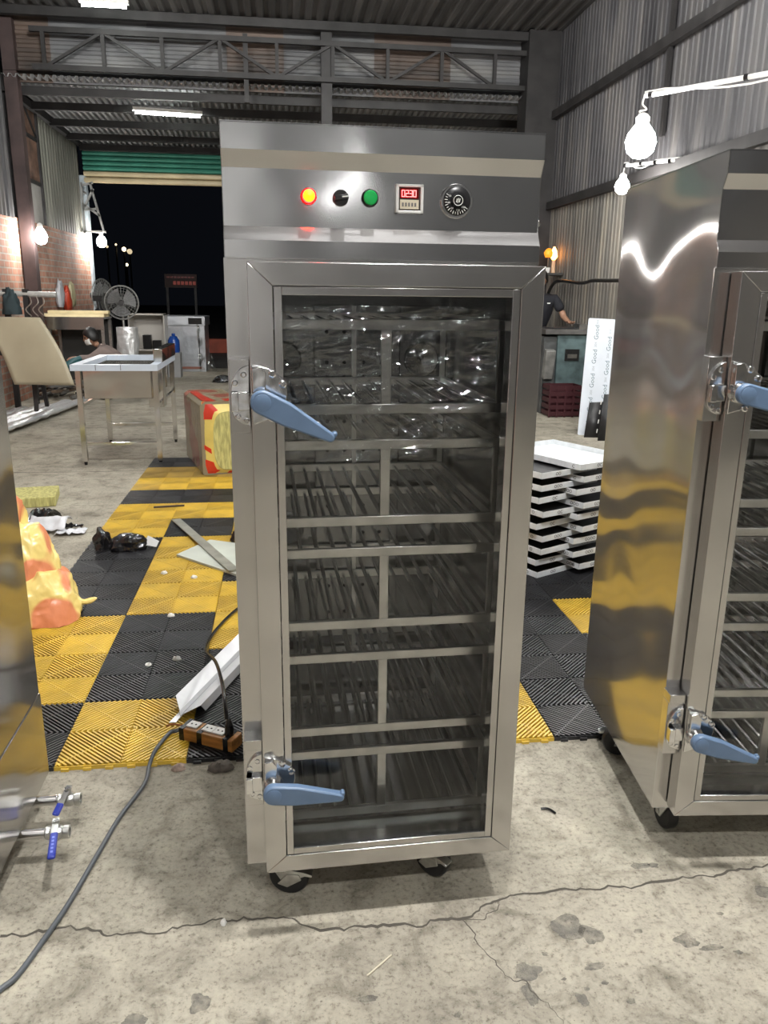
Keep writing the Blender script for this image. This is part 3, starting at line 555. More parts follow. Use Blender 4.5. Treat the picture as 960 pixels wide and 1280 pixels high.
def warming_cabinet(loc, rz, label, D, XL=-0.042, XR=0.585, levers=((1.232, 27), (0.376, 6)), lit=True, casts=None):
    root = empty('warming_cabinet', loc, rz); tag(root, label, 'cabinet')
    prof = [(0.055, 0.122), (0.055, 1.497), (0.05, 1.497), (0.05, 1.530), (0.066, 1.556), (0.066, 1.660), (0.05, 1.690), (0.05, 1.737)]
    for x0, nm in ((XL, 'side_panel'), (XR-0.0015, 'side_panel')):
        MB().prism(prof+[(D, 1.737), (D, 0.122)], 'X', x0, x0+0.0015).build(nm, STEEL_SIDE, root)
    MB().box((XL-0.002, 0.054, 0.122), (XL+0.004, 0.0575, 1.497)).build('corner_seam', STEEL_DOOR, root)
    MB().box((XL, D-0.002, 0.122), (XR, D, 1.737)).build('back_panel', STEEL, root)
    MB().box((XL, 0.05, 1.735), (XR, D, 1.738)).build('top_panel', STEEL, root)
    MB().box((XL, 0.056, 0.120), (XR, D, 0.124)).build('bottom_panel', STEEL, root)
    f = MB()
    f.box((XL+0.002, 0.055, 0.124), (0.020, 0.060, 1.495)); f.box((0.563, 0.055, 0.124), (XR-0.002, 0.060, 1.495))
    f.box((0.02, 0.055, 0.124), (0.563, 0.060, 0.172)); f.box((0.02, 0.055, 1.452), (0.563, 0.060, 1.495)); f.build('front_frame', STEEL_DOOR, root)
    # interior liner
    l = MB(); x0, x1, y0, y1, z0, z1 = 0.014, 0.566, 0.060, D-0.045, 0.168, 1.456
    l.box((x0-0.002, y0, z0), (x0, y1, z1)); l.box((x1, y0, z0), (x1+0.002, y1, z1)); l.box((x0, y1, z0), (x1, y1+0.002, z1)); l.box((x0, y0, z0-0.002), (x1, y1, z0)); l.box((x0, y0, z1), (x1, y1, z1+0.002))
    l.build('inner_liner', STEEL_IN, root)
    # perforated duct plates on the rear wall
    xc = 0.285
    for sx in (-1, 1):
        d = MB().box((xc+(-0.112 if sx < 0 else 0.006), y1-0.03, 0.30), (xc+(-0.006 if sx < 0 else 0.112), y1-0.028, 1.40)).build('duct_plate', STEEL_IN, root)
        hm = MB()
        for lev in range(10):
            zz = 1.37-0.1275*lev
            for dx in (0.028, 0.078):
                for dz in (0, -0.042): hm.cyl((xc+sx*(dx), y1-0.0312, zz+dz), (xc+sx*dx, y1-0.0302, zz+dz), 0.0055, n=8)
        hm.build('vent_hole', HOLE, d)
    MB().box((xc-0.006, y1-0.036, 0.30), (xc+0.006, y1-0.026, 1.40)).build('duct_strip', STEEL_RAIL, root)
    for xq in (0.085, 0.485):
        MB().box((xq-0.062, y1-0.012, 0.30), (xq+0.062, y1-0.010, 1.40)).build('duct_plate', STEEL_IN, root)
        for zq in (1.25, 0.75): MB().lathe([(0.052, 0), (0.05, 0.01), (0.046, 0.012), (0.0, 0.004)], (xq, y1-0.012, zq), 'Y', 24).build('duct_cover', STEEL_IN, root)
    # five racks, each a rail frame with two layers of rods
    rod = MB().cyl((0, 0, 0), (0, y1-0.045-0.140, 0), 0.0052, n=8, cap=False).mesh('rod', ROD)
    for (zt, zb) in ((1.370, 1.192), (1.114, 0.940), (0.866, 0.690), (0.607, 0.416), (0.353, 0.187)):
        r = MB(); t = 0.0215; xa, xb = 0.028, 0.548
        for z in (zt, zb):
            for y in (0.130, y1-0.05): r.box((xa, y, z-t/2), (xb, y+0.012, z+t/2))
            for x in (xa, xb-0.012): r.box((x, 0.142, z-t/2), (x+0.012, y1-0.05, z+t/2))
        for x in (xa, xb-0.014):
            for y in (0.131, y1-0.05): r.box((x, y, zb), (x+0.014, y+0.011, zt))
        r.box((0.276, 0.131, zb), (0.298, 0.141, zt))
        rk = r.build('rack', STEEL_RAIL, root, bevel=0.0012)
        for z in (zt, zb):
            for i in range(13): link('rod', rod, rk, (0.060+0.038*i, 0.140, z))
    MB().box((0.552, 0.12, 0.18), (0.560, 0.145, 1.44)).box((0.552, y1-0.06, 0.18), (0.560, y1-0.04, 1.44)).build('rack_guide', STEEL_IN, root)
    MB().box((0.020, 0.12, 0.18), (0.027, 0.145, 1.44)).box((0.020, y1-0.06, 0.18), (0.027, y1-0.04, 1.44)).build('rack_guide', STEEL_IN, root)
    # control box front: fascia, slope, panel, slope, fascia
    sh = [(0.05, 1.737), (0.05, 1.690), (0.066, 1.660), (0.066, 1.556), (0.05, 1.530), (0.05, 1.498)]
    m = MB(); prof2 = sh+[(y+0.0015, z) for y, z in sh[::-1]]
    m.prism(prof2, 'X', XL, XR).build('control_fascia', STEEL, root, ang=20)
    MB().box((XL, 0.05, 1.4955), (XR, 0.075, 1.4985)).build('shadow_gap_lip', STEEL_DOOR, root)
    cz = 1.612; yp = 0.066
    # red indicator
    b = MB().lathe([(0.0155, 0), (0.0155, 0.004), (0.013, 0.006), (0.012, 0.006)], (0.121, yp, cz), 'Y', 24).build('indicator_lamp', mat('dark_red_bezel', (0.25, 0.01, 0.01), 0.3), root)
    MB().lathe([(0.0125, 0.004), (0.0125, 0.014), (0.010, 0.019), (0.0, 0.021)], (0.121, yp, cz), 'Y', 20).build('lens', emit('red_lens', (1.0, 0.0022, 0.0018), 70.0, (0.8, 0.05, 0.02)) if lit else mat('red_lens_off', (0.4, 0.02, 0.02), 0.2), b)
    MB().lathe([(0.0112, 0.0172), (0.0105, 0.0196), (0.008, 0.0208), (0.0, 0.0220)], (0.121, yp, cz), 'Y', 16).build('filament_glow', emit('lens_core', (1.0, 0.40, 0.004), 2.2, (0.3, 0.1, 0.0)), b) if lit else None
    # selector knob
    b = MB().lathe([(0.0155, 0), (0.0155, 0.004), (0.0145, 0.006), (0.0145, 0.010), (0.0, 0.010)], (0.183, yp, cz-0.001), 'Y', 24).build('selector_switch', BLACKPL, root)
    MB().cbox((0.183, yp-0.016, cz-0.001), (0.027, 0.014, 0.008), ry=R(-8)).build('knob', BLACKPL, b, bevel=0.001)
    MB().cbox((0.190, yp-0.0234, cz), (0.012, 0.0008, 0.002), ry=R(-8)).build('pointer_mark', WHITEPL, b)
    # green push button
    b = MB().lathe([(0.0165, 0), (0.0165, 0.005), (0.0145, 0.007), (0.0135, 0.007)], (0.240, yp, cz), 'Y', 24).build('push_button', BLACKPL, root)
    MB().lathe([(0.0135, 0.004), (0.0135, 0.013), (0.012, 0.015), (0.0, 0.0155)], (0.240, yp, cz), 'Y', 24).build('cap', mat('green_button', (0.008, 0.30, 0.06), 0.25, var=0.2, vscale=90), b)
    # timer
    tx0, tx1, tz0, tz1 = 0.290, 0.345, cz-0.026, cz+0.027
    t = MB().box((tx0, yp-0.010, tz0), (tx1, yp, tz0+0.005)).box((tx0, yp-0.010, tz1-0.005), (tx1, yp, tz1)).box((tx0, yp-0.010, tz0), (tx0+0.006, yp, tz1)).box((tx1-0.006, yp-0.010, tz0), (tx1, yp, tz1)).build('timer', mat('clear_grey_plastic', (0.55, 0.55, 0.53), 0.2), root, bevel=0.001)
    MB().box((tx0+0.006, yp-0.006, tz0+0.005), (tx1-0.006, yp-0.002, tz1-0.005)).build('face', mat('timer_face', (0.04, 0.035, 0.03), 0.3), t)
    MB().box((tx0+0.009, yp-0.0066, tz0+0.027), (tx1-0.009, yp-0.006, tz1-0.007)).build('display', REDDIM, t)
    seven_seg('0230', t, tx0+0.0125, yp-0.0074, tz0+0.0305, 0.0052, 0.0115, REDPRINT)
    MB().box((tx0+0.009, yp-0.0070, tz0+0.008), (tx1-0.009, yp-0.006, tz0+0.025)).build('dip_plate', CREAM, t)
    for i in range(5):
        xx = tx0+0.0125+0.0062*i
        MB().box((xx, yp-0.0078, tz0+0.0125), (xx+0.0036, yp-0.007, tz0+0.0195)).build('thumb_wheel', mat('grey_key', (0.16, 0.15, 0.14), 0.5), t)
    # thermostat dial
    dx, dr = 0.412, 0.0325
    d = MB().lathe([(dr, 0), (dr, 0.005), (dr-0.002, 0.008), (dr-0.005, 0.008), (dr-0.005, 0.004)], (dx, yp, cz-0.001), 'Y', 36).build('thermostat_dial', CHROME, root)
    MB().lathe([(dr-0.005, 0.003), (dr-0.005, 0.010), (dr-0.008, 0.012), (0.013, 0.012), (0.012, 0.020), (0.0, 0.020)], (dx, yp, cz-0.001), 'Y', 36).build('disc', BLACKPL, d)
    tk = MB()
    for i in range(15):
        a = R(150+i*12.5); ca, sa = math.cos(a), math.sin(a)
        tk.cbox((dx+0.0225*ca, yp-0.0122, cz-0.001+0.0225*sa), (0.0042 if i % 2 else 0.006, 0.0006, 0.0010), ry=-a)
    tk.build('scale_tick', WHITEPL, d)
    for i, s in enumerate(('30', '60', '90', '120', '150')):
        a = R(150+i*42); text_mesh('scale_number', s, 0.0052, WHITEPL, d, (dx+0.0172*math.cos(a), yp-0.0124, cz-0.001+0.0172*math.sin(a)), (R(90), a-R(90) if False else 0, 0), 0.0002)
    MB().ring((dx, yp-0.0202, cz-0.001), 0.0092, 0.0005, 'Y', 24, 4).build('logo_ring', WHITEPL, d)
    for i in (-1, 0, 1): MB().cbox((dx+0.003*i, yp-0.0203, cz-0.001), (0.0012, 0.0006, 0.009-0.002*abs(i)), ry=R(15)).build('logo_stroke', WHITEPL, d)
    # door: glazing trim mesh carries stiles, rails, pane, latch and levers
    W, zb, zt, s, rl = 0.583, 0.135, 1.489, 0.047, 0.043
    def ringf(m, a, b, c, d, wd, y0, y1):
        m.box((a, y0, c), (a+wd, y1, d)); m.box((b-wd, y0, c), (b, y1, d)); m.box((a+wd, y0, c), (b-wd, y1, c+wd)); m.box((a+wd, y0, d-wd), (b-wd, y1, d)); return m
    door = ringf(MB(), s+0.0015, W-s-0.0015, zb+rl+0.0015, zt-rl-0.0015, 0.0155, 0.0012, 0.045).build('door', STEEL_DOOR, root, bevel=0.001)
    g = 0.0004
    MB().prism([(0, zb), (s, zb+rl+g), (s, zt-rl-g), (0, zt)], 'Y', 0, 0.05).build('stile', STEEL_DOOR, door, bevel=0.0012)
    MB().prism([(W, zb), (W, zt), (W-s, zt-rl-g), (W-s, zb+rl+g)], 'Y', 0, 0.05).build('stile', STEEL_DOOR, door, bevel=0.0012)
    MB().prism([(0, zb), (W, zb), (W-s, zb+rl-g), (s, zb+rl-g)], 'Y', 0, 0.05).build('rail', STEEL_DOOR, door, bevel=0.0012)
    MB().prism([(0, zt), (s, zt-rl+g), (W-s, zt-rl+g), (W, zt)], 'Y', 0, 0.05).build('rail', STEEL_DOOR, door, bevel=0.0012)
    MB().box((s+0.016, 0.008, zb+rl+0.016), (W-s-0.016, 0.012, zt-rl-0.016)).build('pane', GLASS, door)
    ringf(MB(), 0.010, W-0.010, zb+0.008, zt-0.008, 0.016, 0.0495, 0.0545).build('gasket', mat('white_gasket', (0.45, 0.45, 0.44), 0.7), door)
    for (z, a) in levers: latch(door, root, 0, z, a, z < 0.8)
    if lit:
        fm = MB().grid(lambda u, v: (0.07+0.43*u, 0.026+0.010*noise.noise(Vector((u*4, v*4, 2)))+0.006*noise.noise(Vector((u*7+v*5, v*22-u*6, 5)))+0.002*noise.noise(Vector((u*20+v*9, v*50-u*16, 8))), 1.10+0.31*v), 80, 110).build('protective_film', FILM, door)
    for (x, y, a) in (casts or ((0.028, 0.105, R(-15)), (0.400, 0.13, R(-48)), (0.03, D-0.19, R(170)), (0.51, D-0.19, R(30)))): caster(root, x, y, a)
    return root
CAB1 = warming_cabinet((-0.0607, 1.5682, 0), 0.0247, 'stainless warming cabinet in the centre with lit red indicator and glass door', 0.80)
CAB2 = warming_cabinet((0.984, 1.663, 0), -0.094, 'stainless warming cabinet at the right edge showing its wavy side panel', 0.724, XL=-0.035, levers=((1.232, 14), (0.376, 17)), lit=False, casts=((0.045, 0.115, R(95)), (0.51, 0.12, R(70)), (0.05, 0.5, R(170)), (0.5, 0.5, R(30))))

# steel unit cut by the left edge, with two drain valves
lu = empty('steel_unit', (-1.0, 1.65, 0)); tag(lu, 'plain stainless steel unit cut off by the left edge of the picture', 'cabinet')
MB().box((-0.30, -0.45, 0.352), (0.310, 0.446, 1.74)).build('upper_body', STEEL_SIDE, lu, bevel=0.002)
MB().box((-0.30, -0.45, 0.10), (0.3125, 0.4485, 0.350)).build('lower_panel', STEEL_SIDE, lu, bevel=0.002)
for x, y in ((-0.22, -0.36), (0.2, -0.36), (-0.22, 0.3), (0.2, 0.3)): caster(lu, x, y, R(150), 0.104)
def valve(y, z, rz, label, L=0.075, grip_ang=0, gl=0.125, dz=-0.12):
    e = empty('ball_valve', (-0.72, y, z)); tag(e, label, 'valve', None)
    MB().cyl((0, 0, 0), (L, 0, 0), 0.0135, n=18).build('pipe', CHROME, e)
    b = MB().lathe([(0.015, 0), (0.0165, 0.002), (0.0165, 0.010), (0.0145, 0.013), (0.0185, 0.022), (0.0185, 0.036), (0.0145, 0.044), (0.0170, 0.046), (0.0170, 0.060), (0.011, 0.060), (0.0105, 0.03)], (L, 0, 0), 'X', 18)
    b.cyl((L+0.028, 0, 0.012), (L+0.028, 0, 0.034), 0.009, n=12).build('body', ZINC, e)
    MB().cyl((L+0.028, 0, 0.030), (L+0.028, 0, 0.037), 0.0085, n=6).build('nut', CHROME, e)
    ang = grip_ang; d = Vector((math.sin(ang), -math.cos(ang), dz)).normalized(); c0 = Vector((L+0.028, 0, 0.0315))
    lv = MB().bar(c0-d*0.012, c0+d*0.045, 0.016, 0.003).build('lever', ZINC, e)
    g = MB().bar(c0+d*0.04, c0+d*gl, 0.019, 0.010).build('grip', BLUEGRIP, lv, bevel=0.004)
    for k in range(5 if gl > 0.1 else 2): MB().bar(c0+d*(0.056+0.012*k)+Vector((0, 0, 0.0052)), c0+d*(0.063+0.012*k)+Vector((0, 0, 0.0052)), 0.006, 0.0006).build('raised_print', BLUEMARK, lv)
    return e
valve(1.842, 0.084, 0, 'ball valve with long blue lever, nearer of the two on the left unit', 0.09, R(9))
valve(1.982, 0.084, 0, 'ball valve with foreshortened blue lever, farther of the two on the left unit', 0.085, R(-18), 0.075, -0.55)

# ------------------------------------------------------------------ stacked trays
TRAYW = mat('white_film_sheet', (0.66, 0.69, 0.71), 0.32, var=0.10, vscale=20); TRAYK = mat('black_tray_liner', (0.010, 0.010, 0.011), 0.45); PRINTK = mat('black_print', (0.03, 0.03, 0.035), 0.6)
def tray(name, mt_in, loc, rz, label, txt):
    e = empty(name, loc, rz); tag(e, label, 'tray', 'trays in the interleaved stack')
    A, B, H = 0.42, 0.60, 0.0315; t = 0.002
    MB().box((0, 0, 0), (A, t, H)).box((0, B-t, 0), (A, B, H)).box((0, 0, 0), (t, B, H)).box((A-t, 0, 0), (A, B, H)).build('rim', TRAYW, e, bevel=0.001)
    fz = 0.08 if mt_in is TRAYW else 0.6
    MB().box((t, t, H*fz), (A-t, B-t, H*(fz+0.07))).build('bottom', mt_in, e)
    for (s, u, face) in txt:
        if face == 'F': text_mesh('print', s, 0.024, PRINTK, e, (u, -0.0008, H*0.48), (R(90), 0, 0))
        else: text_mesh('print', s, 0.024, PRINTK, e, (-0.0008, u, H*0.48), (R(90), 0, R(-90)))
    return e
TZ = 0.0185; TR = R(27); ordn = ['lowest', 'second lowest', 'third lowest', 'fourth lowest', 'fifth lowest', 'sixth from the floor', 'seventh from the floor', 'eighth from the floor', 'third from the top', 'second from the top', 'top']
rt = random.Random(5)
for k in range(9):
    jx, jy, ja = rt.uniform(-0.02, 0.02), rt.uniform(-0.015, 0.015), rt.uniform(-0.05, 0.05)
    t1 = [rt.choice(['OO', 'OOO', 'OC', '']) for _ in range(2)]
    tray('tray', TRAYK, (1.285+jx, 3.735+jy, TZ+0.066*k), TR+ja, 'white-sided tray with black inside, %s in the left column of the stack' % ordn[k], [(t1[0], 0.12, 'F'), (t1[1], 0.33, 'F'), ('O', 0.07, 'L')])
    jx, jy, ja = rt.uniform(-0.025, 0.025), rt.uniform(-0.015, 0.015), rt.uniform(-0.05, 0.05)
    if k == 8: continue
    tray('tray', TRAYK, (1.505+jx, 3.765+jy, TZ+0.034+0.066*k), TR+ja, 'white-sided tray with black inside, %s in the right column of the stack' % ordn[k], [('GOOO'[rt.randint(0, 2):], 0.12, 'F'), ('OO', 0.26, 'F'), ('OOO'[rt.randint(0, 2):], 0.06, 'L')])
tray('tray', TRAYW, (1.49, 3.765, TZ+0.034+0.066*8), TR, 'shiny white tray lying open on top of the tray stack', [('OC', 0.14, 'F'), ('C', 0.05, 'L')])

# ------------------------------------------------------------------ insulation pack, slab, bags
def film_print(name, c1, c2, sc, th=0.5, rough=0.3, bump=0.0):
    m = bpy.data.materials.new(name); m.use_nodes = True; nt = m.node_tree; L = nt.links; b = nt.nodes['Principled BSDF']
    tc = nd(nt, 'ShaderNodeTexCoord'); n = nd(nt, 'ShaderNodeTexNoise'); n.inputs['Scale'].default_value = sc; n.inputs['Detail'].default_value = 1; L.new(tc.outputs['Object'], n.inputs['Vector'])
    r = nd(nt, 'ShaderNodeValToRGB'); L.new(n.outputs[0], r.inputs[0]); e = r.color_ramp.elements
    e[0].position = th; e[0].color = (*c1, 1); e[1].position = th+0.03; e[1].color = (*c2, 1); L.new(r.outputs[0], b.inputs['Base Color'])
    b.inputs['Roughness'].default_value = rough
    if bump:
        n2 = nd(nt, 'ShaderNodeTexNoise'); n2.inputs['Scale'].default_value = 22; n2.inputs['Detail'].default_value = 2; L.new(tc.outputs['Object'], n2.inputs['Vector'])
        bp = nd(nt, 'ShaderNodeBump'); bp.inputs['Distance'].default_value = bump; L.new(n2.outputs[0], bp.inputs['Height']); L.new(bp.outputs[0], b.inputs['Normal'])
    return m
WOOL = mat('mineral_wool', (0.48, 0.45, 0.17), 0.95, var=0.35, vscale=18, stretch=(3, 3, 0.6), bump=0.004, bscale=60)
FILMY = mat('yellow_pack_film', (0.66, 0.52, 0.14), 0.25, var=0.18, vscale=5, coat=0.3, bump=0.002, bscale=18); FILMR = mat('red_pack_film', (0.55, 0.035, 0.015), 0.25, coat=0.3, var=0.15, vscale=10); FILMD = film_print('pack_film_side', (0.22, 0.185, 0.12), (0.24, 0.075, 0.05), 3.0, 0.54, 0.25, 0.003)
wp = empty('insulation_pack', (-0.635, 6.29, 0.0), R(15)); tag(wp, 'shrink-wrapped yellow and red pack of mineral wool standing on the mat', 'insulation pack')
Wd, Ln, Hh, cc, tz = 0.37, 0.84, 0.605, 0.03, 0.018
MB().prism([(0, tz+0.01), (0.02, tz), (Wd-0.02, tz), (Wd, tz+0.02), (Wd, Hh-0.03), (Wd-0.04, Hh), (0.04, Hh), (0, Hh-0.03)], 'Y', 0.02, Ln).build('wrap', FILMD, wp)
def oval(cx, cz, rx, rz, n=36, p=3.0):
    o = []
    for i in range(n):
        a = 2*math.pi*i/n; c, s = math.cos(a), math.sin(a)
        o.append((cx+rx*math.copysign(abs(c)**(2/p), c), cz+rz*math.copysign(abs(s)**(2/p), s)))
    return o
ocx, ocz, orx, orz = 0.215, 0.29, 0.125, 0.235
ov = oval(ocx, ocz, orx, orz)
oute = []
for i in range(36):
    a = 2*math.pi*i/36; c, s = math.cos(a), math.sin(a); k = 1/max(abs(c)/(Wd/2), abs(s)/((Hh-tz)/2), 1e-6)
    oute.append((Wd/2+k*c, (Hh+tz)/2+k*s))
m_ = MB(); vs = [(x, 0.0, z) for x, z in ov]+[(x, 0.028, z) for x, z in oute]; m_.add(vs, [(i, (i+1) % 36, 36+(i+1) % 36, 36+i) for i in range(36)]).build('end_film', FILMY, wp)
MB().prism(oval(ocx, ocz, orx-0.002, orz-0.002), 'Y', 0.004, 0.06).build('wool_end', WOOL, wp)
for (i0, i1) in ((6, 8), (11, 14), (19, 20), (22, 25), (27, 29)):
    vs = []
    for i in range(i0, i1+1):
        a, b = Vector((ov[i][0], 0.0, ov[i][1])), Vector((oute[i][0], 0.028, oute[i][1])); n_ = Vector((0, -0.002, 0))
        vs += [a+(b-a)*0.22+n_, a+(b-a)*0.98+n_]
    k = i1-i0; MB().add(vs, [(2*i, 2*i+1, 2*i+3, 2*i+2) for i in range(k)]).build('red_print', FILMR, wp)
MB().add([(0.03, 0.03, Hh+0.001), (0.13, 0.03, Hh+0.001), (0.10, 0.40, Hh+0.001), (0.10, 0.70, Hh+0.001), (0.03, 0.70, Hh+0.001)], [(0, 1, 2, 3, 4)]).build('red_print', FILMR, wp)
MB().add([(0.2, 0.03, Hh+0.001), (0.31, 0.03, Hh+0.001), (0.31, 0.14, Hh+0.001), (0.2, 0.17, Hh+0.001)], [(0, 1, 2, 3)]).build('red_print', FILMR, wp)
sb = MB().cbox((0, 0, 0.035), (0.55, 0.34, 0.07), rz=R(10)).build('wool_slab', WOOL, None, bevel=0.006); sb.location = (-1.86, 5.62, 0); tag(sb, 'flat yellow mineral wool slab on the concrete by the left unit', 'insulation slab')
def crumple(name, mt, loc, sc, seed, amp=0.35, freq=2.2, n=48, m=32, parent=None, flat=0.15, rz=0.0, planes=0):
    b = MB(); vs = []; rr_ = random.Random(int(seed*97)); PL = []
    for _ in range(planes):
        v = Vector((rr_.gauss(0, 1), rr_.gauss(0, 1), rr_.gauss(0, 1))).normalized(); PL.append((v, rr_.uniform(0.72, 1.0)))
    for j in range(m+1):
        for i in range(n):
            p = Vector((math.sin(math.pi*j/m)*math.cos(2*math.pi*i/n), math.sin(math.pi*j/m)*math.sin(2*math.pi*i/n), math.cos(math.pi*j/m)))
            r = 1+amp*noise.noise(p*freq+Vector((seed, 0, 0)))
            if planes:
                w = p + 0.25*Vector((noise.noise(p*1.7+Vector((seed, 1, 0))), noise.noise(p*1.7+Vector((seed, 5, 0))), noise.noise(p*1.7+Vector((seed, 9, 0)))))
                w.normalize(); r *= min([1.25]+[d/max(0.2, w.dot(v)) for v, d in PL]); r += amp*0.12*(1-2*abs(noise.noise(p*freq*3.1+Vector((0, seed, 0)))))
            else:
                r += amp*0.55*(1-2*abs(noise.noise(p*freq*2.1+Vector((0, seed, 0)))))+amp*0.28*(1-2*abs(noise.noise(p*freq*4.7+Vector((0, 0, seed)))))
            q = p*r; q.z = max(q.z, -flat); vs.append((q.x*sc[0], q.y*sc[1], (q.z+flat)*sc[2]))
    b.add(vs, [(j*n+i, (j+1)*n+i, (j+1)*n+(i+1) % n, j*n+(i+1) % n) for j in range(m) for i in range(n)])
    o = b.build(name, mt, parent, True, 25 if planes else 60); o.location = loc; o.rotation_euler = (0, 0, rz); return o
BAGF = film_print('printed_bag_film', (0.74, 0.58, 0.20), (0.66, 0.24, 0.12), 4.0, 0.54, 0.25, 0.004)
bg = empty('plastic_bag', (-1.05, 3.42, 0)); tag(bg, 'crumpled yellow and red printed plastic bag slumped on the mat', 'plastic bag')
crumple('bag_bottom', BAGF, (-0.02, 0.06, 0.019), (0.18, 0.19, 0.20), 3.0, 0.20, 1.3, 110, 80, parent=bg, flat=0.3, planes=46)
crumple('bag_top', BAGF, (-0.09, 0.10, 0.19), (0.145, 0.14, 0.19), 8.0, 0.20, 1.4, 110, 80, parent=bg, flat=0.4, planes=46)
crumple('bag_neck', BAGF, (-0.19, 0.12, 0.32), (0.11, 0.11, 0.19), 5.0, 0.22, 1.5, 90, 60, parent=bg, flat=0.4, planes=46)
MB().tube(smooth_path([(0.09, 0.06, 0.10), (0.14, 0.07, 0.075), (0.19, 0.10, 0.08)], 5), [0.03, 0.028, 0.022, 0.017, 0.013, 0.012, 0.013, 0.014, 0.012, 0.008, 0.003], 8).build('bag_corner', BAGF, bg)
bb = empty('black_bag', (-0.94, 4.47, 0)); tag(bb, 'crumpled glossy black plastic bag lying on the mat edge', 'plastic bag')
BLACKF = mat('black_bag_film', (0.006, 0.006, 0.007), 0.12, coat=0.5, bump=0.008, bscale=16)
crumple('bag_body', BLACKF, (0.05, -0.03, 0.018), (0.12, 0.085, 0.095), 2.0, 0.20, 1.5, 90, 60, parent=bb, planes=46)
crumple('bag_knot', BLACKF, (-0.09, 0.0, 0.018), (0.06, 0.055, 0.10), 6.0, 0.25, 1.8, 48, 32, parent=bb, planes=46)
MB().add([(0.14, -0.06, 0.05), (0.21, -0.05, 0.03), (0.22, 0.0, 0.05), (0.16, 0.0, 0.085)], [(0, 1, 2, 3)]).build('torn_flap', mat('silver_film', (0.6, 0.6, 0.6), 0.3, 0.6), bb)
pwr = empty('torn_wrapper', (-1.42, 4.92, 0)); tag(pwr, 'torn white and black film wrapper on the concrete', 'wrapper')
WHF = mat('white_wrapper', (0.60, 0.61, 0.64), 0.35, var=0.15, vscale=12)
MB().grid(lambda u, v: (-0.13+0.22*u, -0.10+0.20*v, 0.03+0.05*math.sin(3*v)+0.03*noise.noise(Vector((u*4, v*4, 1)))), 14, 14).build('white_sheet', WHF, pwr, solid=0.002)
MB().grid(lambda u, v: (-0.17+0.12*u+0.06*v, 0.0+0.16*v, 0.03+0.08*math.sin(3.0*v)+0.03*noise.noise(Vector((u*5, v*5, 4)))), 12, 12).build('black_sheet', BLACKF, pwr, solid=0.002)
MB().grid(lambda u, v: (0.04+0.17*u, -0.17+0.10*v+0.04*u, 0.012+0.03*abs(noise.noise(Vector((u*4, v*3, 9))))), 10, 8).build('white_flap', WHF, pwr, solid=0.002)
MB().grid(lambda u, v: (0.05+0.12*u, -0.02+0.06*v, 0.015+0.03*abs(noise.noise(Vector((u*4, v*3, 11))))), 10, 8).build('black_flap', BLACKF, pwr, solid=0.002)

# ------------------------------------------------------------------ pieces on the mat left of the cabinet
bd = MB().prism([(-0.60, 4.275), (-0.237, 3.90), (-0.10, 4.10), (-0.22, 4.42), (-0.44, 4.535)], 'Z', 0.019, 0.031).build('board_offcut', mat('pale_green_board', (0.50, 0.53, 0.47), 0.3, var=0.12, vscale=5)); tag(bd, 'pale triangular board offcut lying on the yellow tiles', 'board')
ms = MB().bar((-0.69, 4.99, 0.030), (-0.27, 3.95, 0.042), 0.055, 0.006).build('metal_strip', mat('strip_metal', (0.42, 0.41, 0.36), 0.4, 0.8, var=0.2, vscale=12)); tag(ms, 'long grey metal strip lying across the pale board offcut', 'metal strip')
ys = MB().bar((-0.24, 5.02, 0.035), (-0.20, 4.62, 0.13), 0.05, 0.03).build('yellow_offcut', mat('yellow_offcut_foam', (0.62, 0.48, 0.08), 0.6)); tag(ys, 'narrow yellow offcut leaning on a black lump beside the central cabinet', 'offcut')
kb = crumple('black_lump', BLACKF, (-0.24, 4.52, 0.018), (0.06, 0.05, 0.09), 12.0, 0.3, 2.0); tag(kb, 'small black plastic lump on the mat beside the central cabinet', 'plastic scrap')
sk = MB().bar((-0.88, 5.33, 0.024), (-0.68, 5.36, 0.024), 0.012, 0.01).build('stick', mat('dark_stick', (0.06, 0.04, 0.03), 0.8)); tag(sk, 'thin dark stick lying on a yellow tile', 'stick')
al = empty('aluminium_profile', (-0.37, 2.515, 0.018)); tag(al, 'bright folded aluminium channel lying on the black tiles', 'metal profile')
ALU = mat('bare_aluminium', (0.80, 0.81, 0.83), 0.4, 0.35, var=0.12, vscale=6)
dv = Vector((0.217, 0.57, 0)).normalized(); nv = Vector((dv.y, -dv.x, 0)); La = 0.80
def strip_prof(name, pr, mt):
    vs = [nv*a+Vector((0, 0, h))+dv*(t+sk_) for t in (0, La) for a, h, sk_ in pr]; k = len(pr)
    return MB().add(vs, [(i, i+1, k+i+1, k+i) for i in range(k-1)]).build(name, mt, al, False, solid=0.002)
strip_prof('upper_flange', [(-0.062, 0.030, 0.06), (-0.045, 0.048, 0.05), (-0.005, 0.022, 0.0)], ALU)
strip_prof('web', [(-0.008, 0.021, 0.0), (0.002, 0.010, -0.01), (0.012, 0.016, -0.01)], mat('profile_groove', (0.45, 0.46, 0.48), 0.35, 0.7))
strip_prof('lower_flange', [(0.012, 0.017, -0.01), (0.060, 0.036, 0.03), (0.066, 0.006, 0.05)], ALU)
strip_prof('end_tab', [(-0.02, 0.003, -0.05), (0.002, 0.004, -0.045)], ALU)
